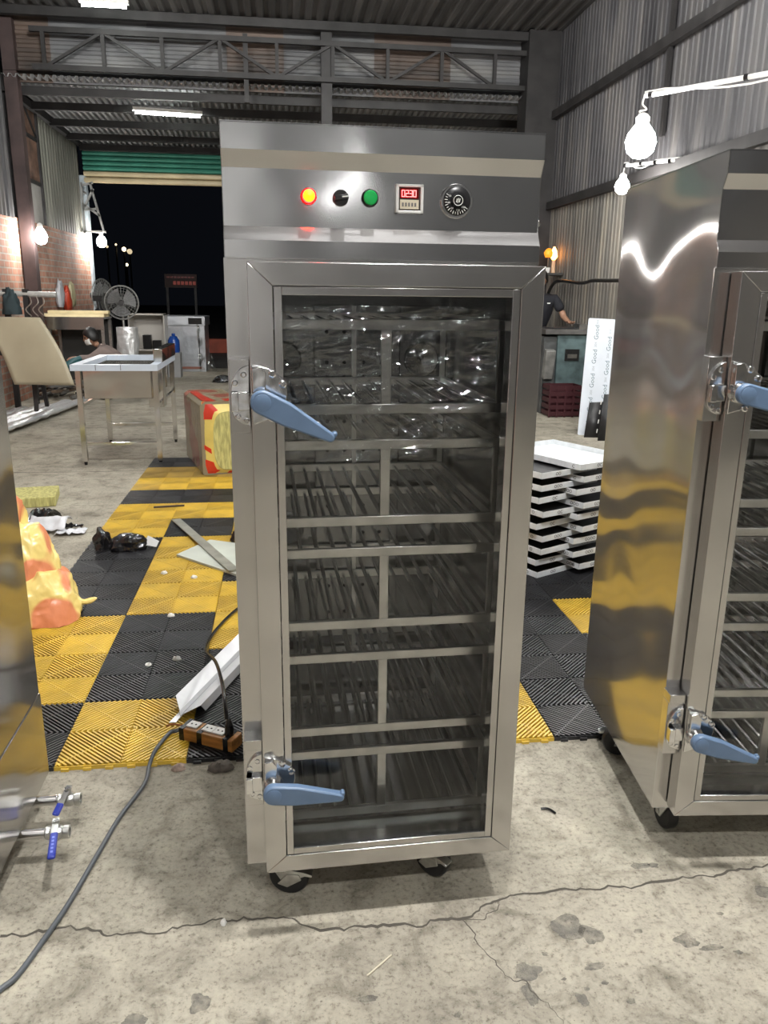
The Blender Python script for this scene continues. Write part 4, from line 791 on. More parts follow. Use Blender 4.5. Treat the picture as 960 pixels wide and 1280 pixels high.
# power strip made from wood with taped outlets
px0 = Vector((-0.255, 2.345, 0.018)); ps = empty('power_strip', px0, math.atan2(-0.095, 0.165)); tag(ps, 'wooden block power strip with white sockets bound in black tape', 'power strip')
MB().box((-0.10, -0.030, 0), (0.10, 0.030, 0.042)).build('wood_block', mat('orange_wood', (0.40, 0.17, 0.035), 0.5, var=0.35, vscale=10, stretch=(1, 6, 6)), ps, bevel=0.003)
for x in (-0.094, -0.025, 0.075): MB().box((x-0.009, -0.0315, -0.0005), (x+0.009, 0.0315, 0.0435)).build('tape_band', BLACKPL, ps)
for x in (-0.066, -0.018+0.012, 0.036):
    so = MB().box((x-0.020, -0.016, 0.042), (x+0.020, 0.020, 0.0475)).build('socket_face', WHITEPL, ps, bevel=0.001)
    for dx in (-0.008, 0.008): MB().cyl((x+dx, 0.002, 0.0474), (x+dx, 0.002, 0.0479), 0.0035, n=8).build('socket_hole', HOLE, so)
MB().cyl((0.070, 0.002, 0.042), (0.070, 0.002, 0.075), 0.016, 0.014, 12).cyl((0.070, 0.002, 0.072), (0.070, 0.002, 0.100), 0.013, 0.006, 10).build('plug', BLACKPL, ps)
pc = MB().tube(smooth_path([(-0.200, 2.313, 0.115), (-0.205, 2.34, 0.16), (-0.225, 2.48, 0.165), (-0.265, 2.72, 0.12), (-0.325, 2.98, 0.05), (-0.31, 3.20, 0.03), (-0.23, 3.44, 0.03), (-0.12, 3.60, 0.03)], 8), 0.0065, 8).build('black_cable', BLACKPL); tag(pc, 'black power cord curving over the mat from the plug', 'cord')
GREYC = mat('grey_cable', (0.075, 0.085, 0.095), 0.45)
gcb = MB().tube(smooth_path([(-0.345, 2.400, 0.04), (-0.372, 2.405, 0.03), (-0.395, 2.40, 0.025), (-0.425, 2.30, 0.026), (-0.435, 2.235, 0.014), (-0.437, 2.143, 0.008), (-0.479, 1.996, 0.008), (-0.509, 1.834, 0.008), (-0.539, 1.668, 0.008), (-0.570, 1.549, 0.008), (-0.596, 1.464, 0.008), (-0.625, 1.425, 0.008), (-0.70, 1.30, 0.008)], 8), 0.0065, 8).build('floor_cable', GREYC); tag(gcb, 'grey cable running over the concrete from the power strip to the lower left', 'cable')
cw = MB().tube(smooth_path([(-0.345, 2.398, 0.05), (-0.385, 2.43, 0.04), (-0.41, 2.45, 0.025)], 6), 0.003, 6).build('copper_lead', mat('copper_wire', (0.35, 0.13, 0.05), 0.4, 0.5)); tag(cw, 'thin bare copper lead at the end of the power strip', 'wire')
# crumbs and scraps
def scrap(name, x, y, sx, sy, sz, mt, label, cat='scrap', z=0.0, rz=0.0):
    o = crumple(name, mt, (x, y, z), (sx, sy, sz), x*13+y*7, 0.4, 2.5, 16, 10, rz=rz); tag(o, label, cat); return o
PAPER = mat('white_scrap', (0.62, 0.61, 0.58), 0.6)
scrap('black_scrap', 0.672, 2.175, 0.022, 0.016, 0.02, BLACKF, 'small torn black scrap on the concrete right of the central cabinet')
scrap('paper_scrap', -0.165, 1.575, 0.006, 0.008, 0.006, PAPER, 'tiny white scrap lying on the floor crack')
scrap('stone_chip', -0.345, 2.225, 0.018, 0.012, 0.014, mat('pinkish_stone', (0.36, 0.27, 0.22), 0.8, var=0.3, vscale=60), 'small pinkish stone chip in front of the mat edge')
scrap('rubble_lump', -0.215, 2.215, 0.035, 0.02, 0.018, mat('grey_rubble', (0.16, 0.14, 0.12), 0.9, var=0.4, vscale=40), 'grey crumbly rubble beside the power strip')
for (x, y, lb) in ((-0.52, 3.42, 'white washer lying on the black tile nearest the cord'), (-0.44, 2.97, 'white crumpled bit on the black tile beside the cord'), (-0.47, 3.92, 'white paper bit on the yellow tiles near the pale board'), (-0.63, 4.00, 'small clear plastic bit on the yellow tiles left of the pale board')):
    scrap('litter_bit', x, y, 0.014, 0.012, 0.010, PAPER, lb, 'litter', 0.018)
wsh = MB().ring((0, 0, 0.0205), 0.009, 0.004, 'Z', 18, 6).build('washer', WHITEPL); wsh.location = (-0.545, 2.93, 0); tag(wsh, 'white ring washer on a black tile left of the cord', 'washer')
bs = MB().tube(smooth_path([(0.715, 1.905, 0.004), (0.735, 1.90, 0.006), (0.75, 1.88, 0.004)], 5), 0.0035, 6).build('rubber_strip', BLACKPL); tag(bs, 'short curved black rubber strip on the concrete', 'scrap')
tw = MB().bar((0.155, 1.385, 0.003), (0.215, 1.435, 0.003), 0.003, 0.003).build('twig', mat('pale_twig', (0.55, 0.5, 0.38), 0.7)); tag(tw, 'thin pale sliver on the concrete below the crack', 'sliver')

# ------------------------------------------------------------------ sink table
SINK = mat('sink_steel', (0.66, 0.65, 0.63), 0.15, 1.0, wave=0.012, wscale=5)
st = empty('sink_table', (-1.36, 7.4, 0)); tag(st, 'stainless steel sink table on four square legs', 'sink table')
for x in (-0.31, 0.31):
    for y in (-0.52, 0.52):
        lg = MB().box((x-0.02, y-0.02, 0.03), (x+0.02, y+0.02, 0.80)).build('leg', SINK, st)
        MB().cyl((x, y, 0), (x, y, 0.035), 0.012, 0.016, 10).build('foot', BLACKPL, lg)
FILMB = mat('blue_white_film', (0.50, 0.56, 0.64), 0.3)
MB().box((-0.36, -0.57, 0.795), (0.34, -0.50, 0.845)).box((-0.36, 0.50, 0.795), (0.34, 0.57, 0.845)).box((-0.36, -0.50, 0.795), (-0.28, 0.50, 0.845)).box((0.27, -0.50, 0.795), (0.34, 0.50, 0.845)).build('top_rim', FILMB, st)
for x in (-0.16, 0.04): MB().box((x, -0.5706, 0.80), (x+0.006, -0.57, 0.845)).box((x, -0.57, 0.845), (x+0.006, -0.50, 0.8455)).build('film_seam', mat('film_seam_dark', (0.15, 0.16, 0.18), 0.5), st)
MB().box((-0.28, -0.50, 0.56), (0.27, -0.498, 0.80)).box((-0.28, 0.448, 0.56), (0.27, 0.45, 0.80)).box((-0.28, -0.5, 0.56), (-0.278, 0.45, 0.80)).box((0.268, -0.5, 0.56), (0.27, 0.45, 0.80)).box((-0.28, -0.5, 0.558), (0.27, 0.45, 0.562)).build('basin', SINK, st)
for a, b in (((-0.31, -0.52, 0.18), (0.31, -0.52, 0.18)), ((-0.31, 0.52, 0.18), (0.31, 0.52, 0.18)), ((0.31, -0.52, 0.5), (0.31, 0.52, 0.5)), ((-0.31, -0.52, 0.5), (-0.31, 0.52, 0.5))): MB().bar(a, b, 0.025, 0.025).build('stretcher', SINK, st)
MB().box((0.27, -0.30, 0.845), (0.345, 0.575, 0.955)).build('splash_ledge', SINK, st, bevel=0.004)
MB().box((0.20, -0.25, 0.45), (0.33, -0.08, 0.80)).build('drain_box', SINK, st, bevel=0.004)

# ------------------------------------------------------------------ workshop on the left
fo = empty('foil_panel_stack', (-2.85, 9.9, 0)); tag(fo, 'low stack of crinkled silver foil panels on the concrete', 'foil panels')
FOIL = mat('crinkled_foil', (0.74, 0.75, 0.76), 0.28, 0.6, bump=0.02, bscale=14, stretch=(1, 0.35, 1))
for k in range(5):
    def ff(u, v, k=k):
        x = (0.10-0.125*k-0.14*u)+0.115*v*(2.5-0.42*k)-0.02; y = -1.53+0.10*k+(2.50-0.42*k)*v
        return (x, y, 0.05+0.03*math.sin(math.pi*u)+0.012*noise.noise(Vector((u*3, v*16, k))))
    MB().grid(ff, 8, 60).build('foil_panel', FOIL, fo, solid=0.03)
SCRM = [mat('scrap_dark', (0.05, 0.048, 0.045), 0.6, 0.5), mat('scrap_grey', (0.30, 0.30, 0.29), 0.4, 0.8), mat('scrap_brown', (0.13, 0.09, 0.06), 0.7)]
rs2 = random.Random(11)
for k in range(26):
    x, y = -3.22+0.11*(k % 5)+rs2.uniform(-0.03, 0.03), 11.30+0.11*(k//5); a = 1.2+rs2.uniform(-0.5, 0.5); L_ = rs2.uniform(0.15, 0.4); z = 0.03+0.045*(k % 4)
    o = MB().bar((-L_/2*math.cos(a), -L_/2*math.sin(a), 0), (L_/2*math.cos(a), L_/2*math.sin(a), rs2.uniform(-0.03, 0.05)), rs2.uniform(0.03, 0.07), rs2.uniform(0.01, 0.04)).build('scrap_bar', SCRM[k % 3]); o.location = (x, y, z)
    tag(o, 'metal offcut in the scrap heap behind the foil panels', 'scrap', 'scrap heap behind the foil panels')
def bend(u, v):
    x = -0.32+0.64*u; z = 0.0+0.72*v
    return (x*1.0-0.36*v+0.05*math.sin(v*3), 0.25*v**1.6+0.05*math.cos(u*3.1), z*0.96)
be = MB().grid(bend, 14, 18).build('bent_sheet', mat('beige_sheet', (0.34, 0.30, 0.21), 0.5, var=0.08, vscale=3), None, solid=0.003); be.location = (-2.50, 8.85, 0.46); tag(be, 'large bent beige metal sheet leaning on the scrap heap', 'metal sheet')
tl = empty('trestle', (-2.98, 9.45, 0.125)); tag(tl, 'dark steel trestle propping the bent beige sheet', 'trestle')
for x in (-0.25, 0.25):
    for y in (-0.12, 0.15): MB().bar((x, y*1.6, 0), (x, y*0.2, 0.62), 0.04, 0.04).build('leg', DARKMET, tl)
MB().box((-0.30, -0.05, 0.60), (0.30, 0.06, 0.66)).build('beam', DARKMET, tl)
# long bench with steel upstand, timber on top
wbk = empty('workbench', (-3.0, 12.6, 0)); tag(wbk, 'steel workbench with deep front panel against the brick wall', 'workbench')
MB().box((-0.36, -0.30, 1.03), (0.44, 0.30, 1.06)).build('top', STEEL_DOOR, wbk); MB().box((-0.36, -0.31, 0.88), (0.44, -0.29, 1.04)).build('front_panel', STEEL_DOOR, wbk)
MB().box((-0.36, 0.26, 0.1), (0.44, 0.28, 1.0)).build('rear_panel', SCRM[0], wbk)
for x in (-0.33, 0.41):
    for y in (-0.27, 0.25): MB().box((x-0.02, y-0.02, 0), (x+0.02, y+0.02, 1.03)).build('leg', ZINC, wbk)
TIM = mat('pale_planks', (0.62, 0.52, 0.30), 0.7, var=0.15, vscale=5)
for i, (z, yo, a) in enumerate(((1.06, 0.0, 0.02), (1.06, 0.14, 0.0), (1.105, 0.05, -0.03))):
    o = MB().cbox((0, 0, 0.021), (0.86, 0.11, 0.042), rz=a).build('plank', TIM); o.location = (-3.0+0.03*i, 12.45+yo, z)
    tag(o, ['pale timber plank at the front of the steel workbench', 'pale timber plank at the back of the steel workbench', 'pale timber plank lying on top of the other planks'][i], 'plank', 'planks on the workbench')
vc = empty('bench_tool', (-2.70, 12.78, 1.06)); tag(vc, 'dark machine tool standing on the workbench behind the planks', 'power tool')
crumple('motor', BLACKPL, (0, 0, 0), (0.08, 0.08, 0.09), 4.0, 0.3, 2, 20, 14, parent=vc); MB().cyl((0, 0, 0.1), (-0.03, 0, 0.30), 0.03, 0.025, 10).box((-0.08, -0.04, 0.22), (0.03, 0.04, 0.30)).build('head', BLACKPL, vc)
# pipe rail by the bricks
pr_ = empty('pipe_rack', (-3.05, 10.5, 0)); tag(pr_, 'pale horizontal pipe on dark posts in front of the brick wall', 'pipe rack')
MB().cyl((-0.33, 0, 1.39), (0.33, 0, 1.375), 0.035, n=12).build('pipe', mat('pale_grey_pipe', (0.50, 0.50, 0.48), 0.45, 0.3, var=0.2, vscale=8), pr_)
for x in (-0.26, -0.03): MB().box((x-0.03, -0.03, 0), (x+0.03, 0.03, 1.44)).build('post', DARKMET, pr_)
for x in (0.02, 0.1, 0.17): MB().tube(smooth_path([(x, -0.03, 1.36), (x+0.02, -0.05, 1.28), (x-0.05, -0.05, 1.2), (x+0.01, -0.05, 1.12)], 5), 0.008, 6).build('hanging_hook', ZINC, pr_)
jk = crumple('dark_cloth', mat('dark_teal_cloth', (0.02, 0.035, 0.04), 0.8), (-3.25, 10.47, 1.14), (0.09, 0.07, 0.22), 9.0, 0.35, 2.0, 24, 18); tag(jk, 'dark cloth hanging over the pipe rack at the left edge', 'cloth')
for i, (y, z, c, lb) in enumerate(((13.15, 1.34, (0.35, 0.36, 0.38), 'grey tool hanging on the brick wall'), (13.55, 1.27, (0.45, 0.05, 0.02), 'orange-red tool hanging on the brick wall'), (13.85, 1.33, (0.40, 0.36, 0.22), 'khaki coil hanging on the brick wall'))):
    o = crumple('hanging_tool', mat('tool_%d' % i, c, 0.5), (WXL+0.07, y, z-0.16), (0.05, 0.10, 0.2), i*5.0, 0.3, 2.0, 18, 14, flat=0.8); tag(o, lb, 'tool')
# fans
def fan(loc, rz, h, label):
    e = empty('standing_fan', loc, rz); tag(e, label, 'fan'); FM = mat('fan_wire', (0.22, 0.22, 0.21), 0.4, 0.6)
    MB().lathe([(0.20, 0), (0.20, 0.02), (0.05, 0.05), (0.025, 0.06)], n=20).build('base', DARKMET, e)
    MB().cyl((0, 0, 0.05), (0, 0, h-0.02), 0.018, n=10).build('pole', ZINC, e)
    MB().cyl((0, -0.02, h), (0, 0.16, h), 0.065, 0.05, 14).build('motor', DARKMET, e)
    g = MB()
    for y in (-0.11, 0.0):
        for r in (0.08, 0.125, 0.17, 0.21, 0.235): g.ring((0, y*(1-(r/0.25)**2*0.6), h), r, 0.0022, 'Y', 30, 4)
        for i in range(28):
            a = 2*math.pi*i/28; g.bar((0.04*math.cos(a), y, h+0.04*math.sin(a)), (0.245*math.cos(a), -0.045, h+0.245*math.sin(a)), 0.0035, 0.0035)
    g.ring((0, -0.045, h), 0.25, 0.009, 'Y', 36, 6).build('cage', FM, e)
    for i in range(3):
        a = 2*math.pi*i/3+0.4
        MB().grid(lambda u, v, a=a: ((0.04+0.17*u)*math.cos(a+(v-0.5)*1.5), -0.05+0.03*(v-0.5), h+(0.04+0.17*u)*math.sin(a+(v-0.5)*1.5)), 5, 6).build('blade', mat('fan_blade', (0.10, 0.10, 0.10), 0.4), e)
    MB().cyl((0, -0.09, h), (0, -0.02, h), 0.04, 0.05, 14).build('hub', DARKMET, e)
fan((-2.42, 13.05, 0), R(5), 1.26, 'standing fan with round wire cage facing the camera')
fan((-2.82, 13.45, 0), R(62), 1.36, 'standing fan turned sideways behind the other fan')
# wrapped column, side table, silver box
ww = MB().grid(lambda u, v: ((0.15+0.02*noise.noise(Vector((math.cos(6.283*u)*3, math.sin(6.283*u)*3, v*6))))*math.cos(6.283*u), (0.13+0.02*noise.noise(Vector((math.cos(6.283*u)*3, math.sin(6.283*u)*3, v*6+9))))*math.sin(6.283*u), 0.92*v), 40, 30).build('wrapped_column', FOIL); ww.location = (-2.24, 12.3, 0); tag(ww, 'narrow object wrapped in wrinkled silver film behind the sink table', 'wrapped object')
fr = empty('display_unit', (-2.26, 14.4, 0)); tag(fr, 'cream open-fronted steel unit with dark goods inside by the opening', 'cabinet')
CRM = mat('cream_panel', (0.50, 0.47, 0.43), 0.4)
MB().box((-0.30, 0.2, 0.05), (0.30, 0.22, 1.06)).box((-0.30, -0.2, 0.05), (-0.28, 0.2, 1.06)).box((0.28, -0.2, 0.05), (0.30, 0.2, 1.06)).box((-0.3, -0.2, 1.04), (0.3, 0.22, 1.06)).box((-0.3, -0.2, 0.45), (0.3, 0.2, 0.47)).box((-0.3, -0.2, 0), (0.3, 0.2, 0.06)).build('shell', CRM, fr)
for x, z, s in ((-0.02, 0.47, 0.24), (0.14, 0.47, 0.15)): MB().box((x-0.07, -0.12, z), (x+0.07, 0.02, z+s)).build('dark_box', BLACKPL, fr, bevel=0.01)
wtb = MB().lathe([(0.001, 0), (0.09, 0), (0.10, 0.03), (0.10, 0.20), (0.06, 0.27), (0.03, 0.28), (0.03, 0.32)], n=16).build('water_bottle', mat('blue_bottle', (0.01, 0.06, 0.30), 0.2)); wtb.location = (-1.83, 14.25, 0.42); tag(wtb, 'blue water bottle beside the wrapped silver box', 'bottle')
sd = MB().box((-1.94, 14.12, 0), (-1.72, 14.38, 0.42)).build('grey_stand', mat('grey_stand_paint', (0.25, 0.25, 0.25), 0.6), None, bevel=0.01); tag(sd, 'small grey stand under the blue bottle', 'stand')
sv = empty('wrapped_box', (-1.87, 15.25, 0), R(-2)); tag(sv, 'big silver steel box wrapped in loose clear film by the opening', 'appliance')
SILV = mat('bright_sheet', (0.66, 0.69, 0.74), 0.3, 0.85, bump=0.012, bscale=4)
MB().box((-0.41, 0, 0.10), (0.36, 0.66, 0.83)).build('body', SILV, sv); MB().box((-0.43, -0.03, 0.83), (0.50, 0.68, 1.0)).build('lid', SILV, sv, bevel=0.01)
MB().box((-0.41, 0.0, 0.0), (0.38, 0.66, 0.10)).build('plinth', SILV, sv); MB().box((-0.43, -0.04, 0.05), (0.40, -0.01, 0.09)).build('skirt', mat('rust_skirt', (0.25, 0.10, 0.07), 0.6), sv)
MB().box((0.20, -0.045, 0.86), (0.44, -0.03, 0.97)).build('control_plate', BLACKPL, sv)
MB().grid(lambda u, v: (0.36+0.32*u*(1-v)+0.05*noise.noise(Vector((u*5, v*5, 1))), -0.05+0.1*u+0.05*noise.noise(Vector((u*6, v*6, 7))), 0.02+0.85*v), 16, 20).build('film', thin_glass('loose_film', (0.86, 0.88, 0.87), 0.12, 0.12, 0.03, 8), sv)
MB().box((0.38, -0.02, 0.0), (0.48, 0.6, 0.83)).build('side_post', SILV, sv)
scrap('dark_heap', -0.95, 13.4, 0.16, 0.10, 0.08, BLACKF, 'small dark heap on the floor near the opening beside the central cabinet', 'scrap')

# ------------------------------------------------------------------ right background
pm = empty('press_machine', (3.42, 9.85, 0)); tag(pm, 'old teal metal machine bench with grimy steel top', 'machine')
TEAL = mat('grimy_teal_paint', (0.10, 0.15, 0.155), 0.55, 0.1, var=0.45, vscale=6)
MB().box((-0.22, -0.30, 0.98), (0.40, 0.45, 1.04)).build('top', mat('grimy_steel_top', (0.15, 0.145, 0.14), 0.45, 0.6, var=0.4, vscale=5), pm, bevel=0.004)
MB().box((-0.04, -0.24, 0.35), (0.34, 0.40, 0.98)).build('body', TEAL, pm, bevel=0.006); MB().box((-0.20, -0.20, 0.0), (0.0, 0.36, 0.95)).build('side_box', mat('dark_grey_box', (0.07, 0.075, 0.075), 0.6, var=0.4, vscale=6), pm, bevel=0.006)
MB().box((0.06, -0.256, 0.66), (0.24, -0.236, 0.80)).build('slot', HOLE, pm); MB().box((0.09, -0.262, 0.69), (0.21, -0.25, 0.74)).build('slot_plate', ZINC, pm)
MB().box((-0.06, -0.22, 0.0), (0.34, 0.40, 0.35)).build('plinth', SCRM[0], pm); MB().cbox((-0.15, -0.27, 0.62), (0.12, 0.10, 0.36), rx=R(12)).build('vent_housing', mat('grey_vent', (0.18, 0.18, 0.17), 0.6, var=0.3, vscale=10), pm, bevel=0.01)
MB().cbox((0.06, -0.05, 1.05), (0.40, 0.30, 0.012), rz=R(12)).build('plate', mat('dark_plate', (0.05, 0.05, 0.052), 0.5, 0.5), pm); MB().box((0.22, -0.25, 1.04), (0.38, -0.05, 1.10)).build('tray', ZINC, pm)
cr_ = empty('plastic_crate', (3.42, 9.46, 0)); tag(cr_, 'dark red slatted plastic crate standing before the teal machine', 'crate')
CRR = mat('dark_red_plastic', (0.045, 0.008, 0.012), 0.5)
for z in (0.02, 0.10, 0.18, 0.26, 0.335): MB().box((-0.20, -0.15, z), (0.20, -0.135, z+0.05)).box((-0.20, 0.135, z), (0.20, 0.15, z+0.05)).box((-0.20, -0.15, z), (-0.185, 0.15, z+0.05)).box((0.185, -0.15, z), (0.20, 0.15, z+0.05)).build('slat', CRR, cr_)
for x in (-0.195, -0.1, 0.0, 0.1, 0.195): MB().box((x-0.012, -0.153, 0.0), (x+0.012, -0.14, 0.385)).build('rib', CRR, cr_)
MB().box((-0.19, -0.14, 0.01), (0.19, 0.14, 0.02)).build('floor_panel', CRR, cr_)
# film covered sheet leaning on the wall, printed with the word seen in the photo
ls = empty('leaning_sheet', (3.13, 8.08, 0)); tag(ls, 'tall sheet in white printed film leaning against the wall', 'metal sheet')
p00, p10, p01 = Vector((0, 0, 0.0)), Vector((0.40, -0.05, 0.0)), Vector((0.13, 0.12, 1.21))
ex = (p10-p00).normalized(); ey = (p01-p00); Lh = ey.length; ey.normalize(); ez = ex.cross(ey).normalized()
MM = Matrix((ex, ey, ez)).transposed().to_4x4(); MM.translation = p00
sh_ = bpy.data.objects.new('sheet', MB().prism([(0.012, 0), (0.46, 0), (0.46, Lh), (0.012, Lh), (0, Lh-0.012), (0, 0.012)], 'Z', -0.002, 0.002).mesh('sheet', mat('sheet_film', (0.66, 0.71, 0.78), 0.35, var=0.06, vscale=4))); col.objects.link(sh_); sh_.parent = ls; sh_.matrix_local = MM
TEALP = mat('teal_print', (0.10, 0.17, 0.19), 0.5); GREYP = mat('grey_print', (0.34, 0.38, 0.42), 0.5)
for cxx, off in ((0.10, 0.08), (0.24, 0.22)):
    for k in range(5):
        v_ = off+0.25*k
        if v_ < Lh-0.1: text_mesh('print', 'Good', 0.065, TEALP, sh_, (cxx, v_, 0.0023), (0, 0, R(90)), 0.0003); text_mesh('print', '304', 0.035, GREYP, sh_, (cxx, min(v_+0.125, Lh-0.04), 0.0023), (0, 0, R(90)), 0.0003)
for i, (x, y, wz, hz) in enumerate(((3.20, 7.92, 0.20, 0.36), (3.27, 7.72, 0.24, 0.47))):
    e = empty('perforated_plate', (x, y, 0)); tag(e, ['black slotted plate leaning on the white sheet, shorter one', 'black slotted plate leaning on the white sheet, taller one'][i], 'metal plate', 'slotted plates')
    MB().add([(-0.06, 0.0, 0), (0.15, -0.02, 0), (0.21, 0.10, hz), (0.02, 0.12, hz*0.98)], [(0, 1, 2, 3)]).build('plate', TRAYK, e, solid=0.004)
    for k in range(4): MB().bar((0.07+0.018*k, -0.016+0.028*k, 0.05+0.095*k), (0.078+0.018*k, -0.008+0.028*k, 0.09+0.095*k), 0.008, 0.008).build('slot', WHITEPL, e)
cbl = MB().tube(smooth_path([(3.66, 11.0, 1.40), (3.66, 10.643, 1.615), (3.66, 9.716, 1.588), (3.66, 9.34, 1.611), (3.67, 8.874, 1.605), (3.68, 8.0, 1.60)], 8), 0.022, 8).build('wall_cable', BLACKPL); tag(cbl, 'thick black cable sagging along the sheet wall', 'cable')
ol = empty('altar_shelf', (3.68, 10.85, 1.73)); tag(ol, 'small wall shelf with orange glowing lamp and cups', 'shelf')
MB().box((-0.16, -0.16, -0.03), (0.10, 0.16, 0)).build('board', SCRM[0], ol)
MB().cyl((0.0, 0, 0), (0, 0, 0.17), 0.03, 0.022, 12).build('candle', mat('cream_candle', (0.6, 0.4, 0.25), 0.6), ol); MB().lathe([(0.02, 0.17), (0.05, 0.21), (0.04, 0.28), (0.01, 0.34)], n=12).build('flame_bulb', emit('orange_glow', (1.0, 0.36, 0.06), 9.0), ol)
MB().lathe([(0.03, 0), (0.045, 0.07), (0.042, 0.07), (0.028, 0.01)], (-0.09, -0.02, 0), n=12).build('cup', WHITEPL, ol)
crumple('marigold_garland', emit('glowing_orange_flowers', (1.0, 0.30, 0.02), 0.6, (0.8, 0.3, 0.02)), (-0.085, -0.02, 0.20), (0.05, 0.05, 0.06), 2.0, 0.3, 3, 16, 12, parent=ol, flat=0.8)  # flowers given a faint glow of their own
MB().cyl((-0.085, -0.02, 0.05), (-0.085, -0.02, 0.2), 0.006, n=6).build('stem', SCRM[2], ol)
# pipe fittings on the right side of the central cabinet
for i, (z, lb) in enumerate(((1.685, 'upper steel pipe fitting behind the central cabinet'), (1.60, 'lower steel pipe fitting behind the central cabinet'))):
    e = empty('pipe_fitting', (0.545, 2.27, z)); tag(e, lb, 'pipe fitting')
    MB().cyl((-0.02, 0, 0), (0.13, 0, 0), 0.009, n=10).build('pipe', ZINC, e)
    (MB().lathe([(0.012, 0), (0.018, 0.005), (0.018, 0.02), (0.012, 0.03), (0.014, 0.045), (0.010, 0.05)], (0.13, 0, -0.02), 'Z', 12).cyl((0.11, 0, 0.0), (0.16, 0, 0.0), 0.013, n=10) if i == 0 else MB().cyl((0.12, 0, 0), (0.165, 0, 0.03), 0.013, n=10).cyl((0.16, 0, 0.028), (0.17, 0, 0.034), 0.016, n=8)).build('elbow', ZINC, e)
    e.parent = CAB1; e.matrix_parent_inverse = (Matrix.Translation((-0.0607, 1.5682, 0)) @ Matrix.Rotation(0.0247, 4, 'Z')).inverted()
    for kq in ('label', 'category'): del e[kq]

# ------------------------------------------------------------------ people
def skin_obj(name, V, E, mt, parent=None, sub=2, root=0):
    import bmesh
    bm = bmesh.new(); lay = bm.verts.layers.skin.verify(); bv = []
    for p, r in V:
        v = bm.verts.new(p); v[lay].radius = (r, r) if not isinstance(r, tuple) else r; bv.append(v)
    for a, b in E: bm.edges.new((bv[a], bv[b]))
    bv[root][lay].use_root = True
    me = bpy.data.meshes.new(name); bm.to_mesh(me); bm.free(); me.materials.append(mt)
    o = bpy.data.objects.new(name, me); col.objects.link(o)
    if parent: o.parent = parent
    k = o.modifiers.new('skin', 'SKIN'); k.use_smooth_shade = True
    s = o.modifiers.new('sub', 'SUBSURF'); s.levels = sub; s.render_levels = sub
    return o
SKINM = mat('skin_tone', (0.36, 0.20, 0.13), 0.55); HAIR = mat('black_hair', (0.008, 0.007, 0.007), 0.4, bump=0.004, bscale=60)
def hand(V, E, wi, w, d, up, sc=1.0):
    # palm + four fingers + thumb growing from wrist vertex wi at w along d; up = back-of-hand side axis
    d = Vector(d).normalized(); side = Vector(up).normalized(); cur = d.cross(side).normalized(); w = Vector(w)
    V.append((tuple(w+d*0.045*sc), (0.034*sc, 0.018*sc))); pi = len(V)-1; E.append((wi, pi))
    for k, L in ((-1.5, 0.070), (-0.5, 0.082), (0.5, 0.076), (1.5, 0.058)):
        b = w+d*0.085*sc+side*0.017*k*sc
        V.append((tuple(b), 0.0095*sc)); E.append((pi, len(V)-1)); V.append((tuple(b+d*L*0.5*sc+cur*0.008), 0.0088*sc)); E.append((len(V)-2, len(V)-1)); V.append((tuple(b+d*L*0.85*sc+cur*0.035), 0.0078*sc)); E.append((len(V)-2, len(V)-1))
    V.append((tuple(w+d*0.04*sc-side*0.040*sc+cur*0.012), 0.011*sc)); E.append((pi, len(V)-1)); V.append((tuple(w+d*0.085*sc-side*0.050*sc+cur*0.025), 0.009*sc)); E.append((len(V)-2, len(V)-1))
def head(parent, c, fdir, tilt=0.0, mask=False):
    # head facing fdir: skull, jaw, nose, ears, hair cap
    e = MB(); n, m = 24, 18; vs = []
    for j in range(m+1):
        for i in range(n):
            p = Vector((math.sin(math.pi*j/m)*math.cos(2*math.pi*i/n), math.sin(math.pi*j/m)*math.sin(2*math.pi*i/n), math.cos(math.pi*j/m)))
            x, y, z = p.x*0.098, p.y*0.077, p.z*0.118
            if z < 0: x = x*(1+0.25*z/0.118) if x > 0 else x*(1+0.45*z/0.118); y *= 1+0.35*z/0.118
            if x > 0.05 and -0.035 < z < 0.012 and abs(y) < 0.016: x += 0.020*(1-(z+0.02)/0.05 if z > -0.02 else 1)
            if x > 0.06 and 0.005 < z < 0.03 and 0.015 < abs(y) < 0.05: x -= 0.008
            vs.append((x, y, z))
    e.add(vs, [(j*n+i, (j+1)*n+i, (j+1)*n+(i+1) % n, j*n+(i+1) % n) for j in range(m) for i in range(n)])
    for s in (-1, 1): e.sphere((-0.005, s*0.076, 0.0), 0.03, 10, 8, (0.55, 0.3, 1.0))
    h = e.build('head', SKINM, parent, True, 60); h.location = c; h.rotation_euler = (0, tilt, math.atan2(fdir[1], fdir[0]))
    hm = MB(); vs = []; n, m = 24, 12
    for j in range(m+1):
        for i in range(n):
            a = 2*math.pi*i/n; front = max(0, math.cos(a)); lim = math.pi*(0.66-0.34*front)
            t = lim*j/m; p = Vector((math.sin(t)*math.cos(a), math.sin(t)*math.sin(a), math.cos(t)))
            vs.append((p.x*0.108-0.004, p.y*0.088, p.z*0.130+0.002))
    hm.add(vs, [(j*n+i, (j+1)*n+i, (j+1)*n+(i+1) % n, j*n+(i+1) % n) for j in range(m) for i in range(n)]).build('hair', HAIR, h, True, 60, solid=0.004)
    EY = MB()
    for s in (-1, 1): EY.sphere((0.083, s*0.032, 0.015), 0.011, 8, 6)
    EY.build('eyes', mat('eye_dark', (0.03, 0.025, 0.02), 0.2), h)
    MB().cbox((0.084, 0, -0.062), (0.012, 0.045, 0.010)).build('mouth', mat('lip', (0.25, 0.10, 0.08), 0.5), h, bevel=0.003)
    if mask: MB().grid(lambda u, v: (0.094-0.06*(2*u-1)**2+0.012*math.sin(math.pi*v), 0.072*(2*u-1), -0.085+0.08*v), 12, 6).build('face_mask', WHITEPL, h, solid=0.002)
    return h
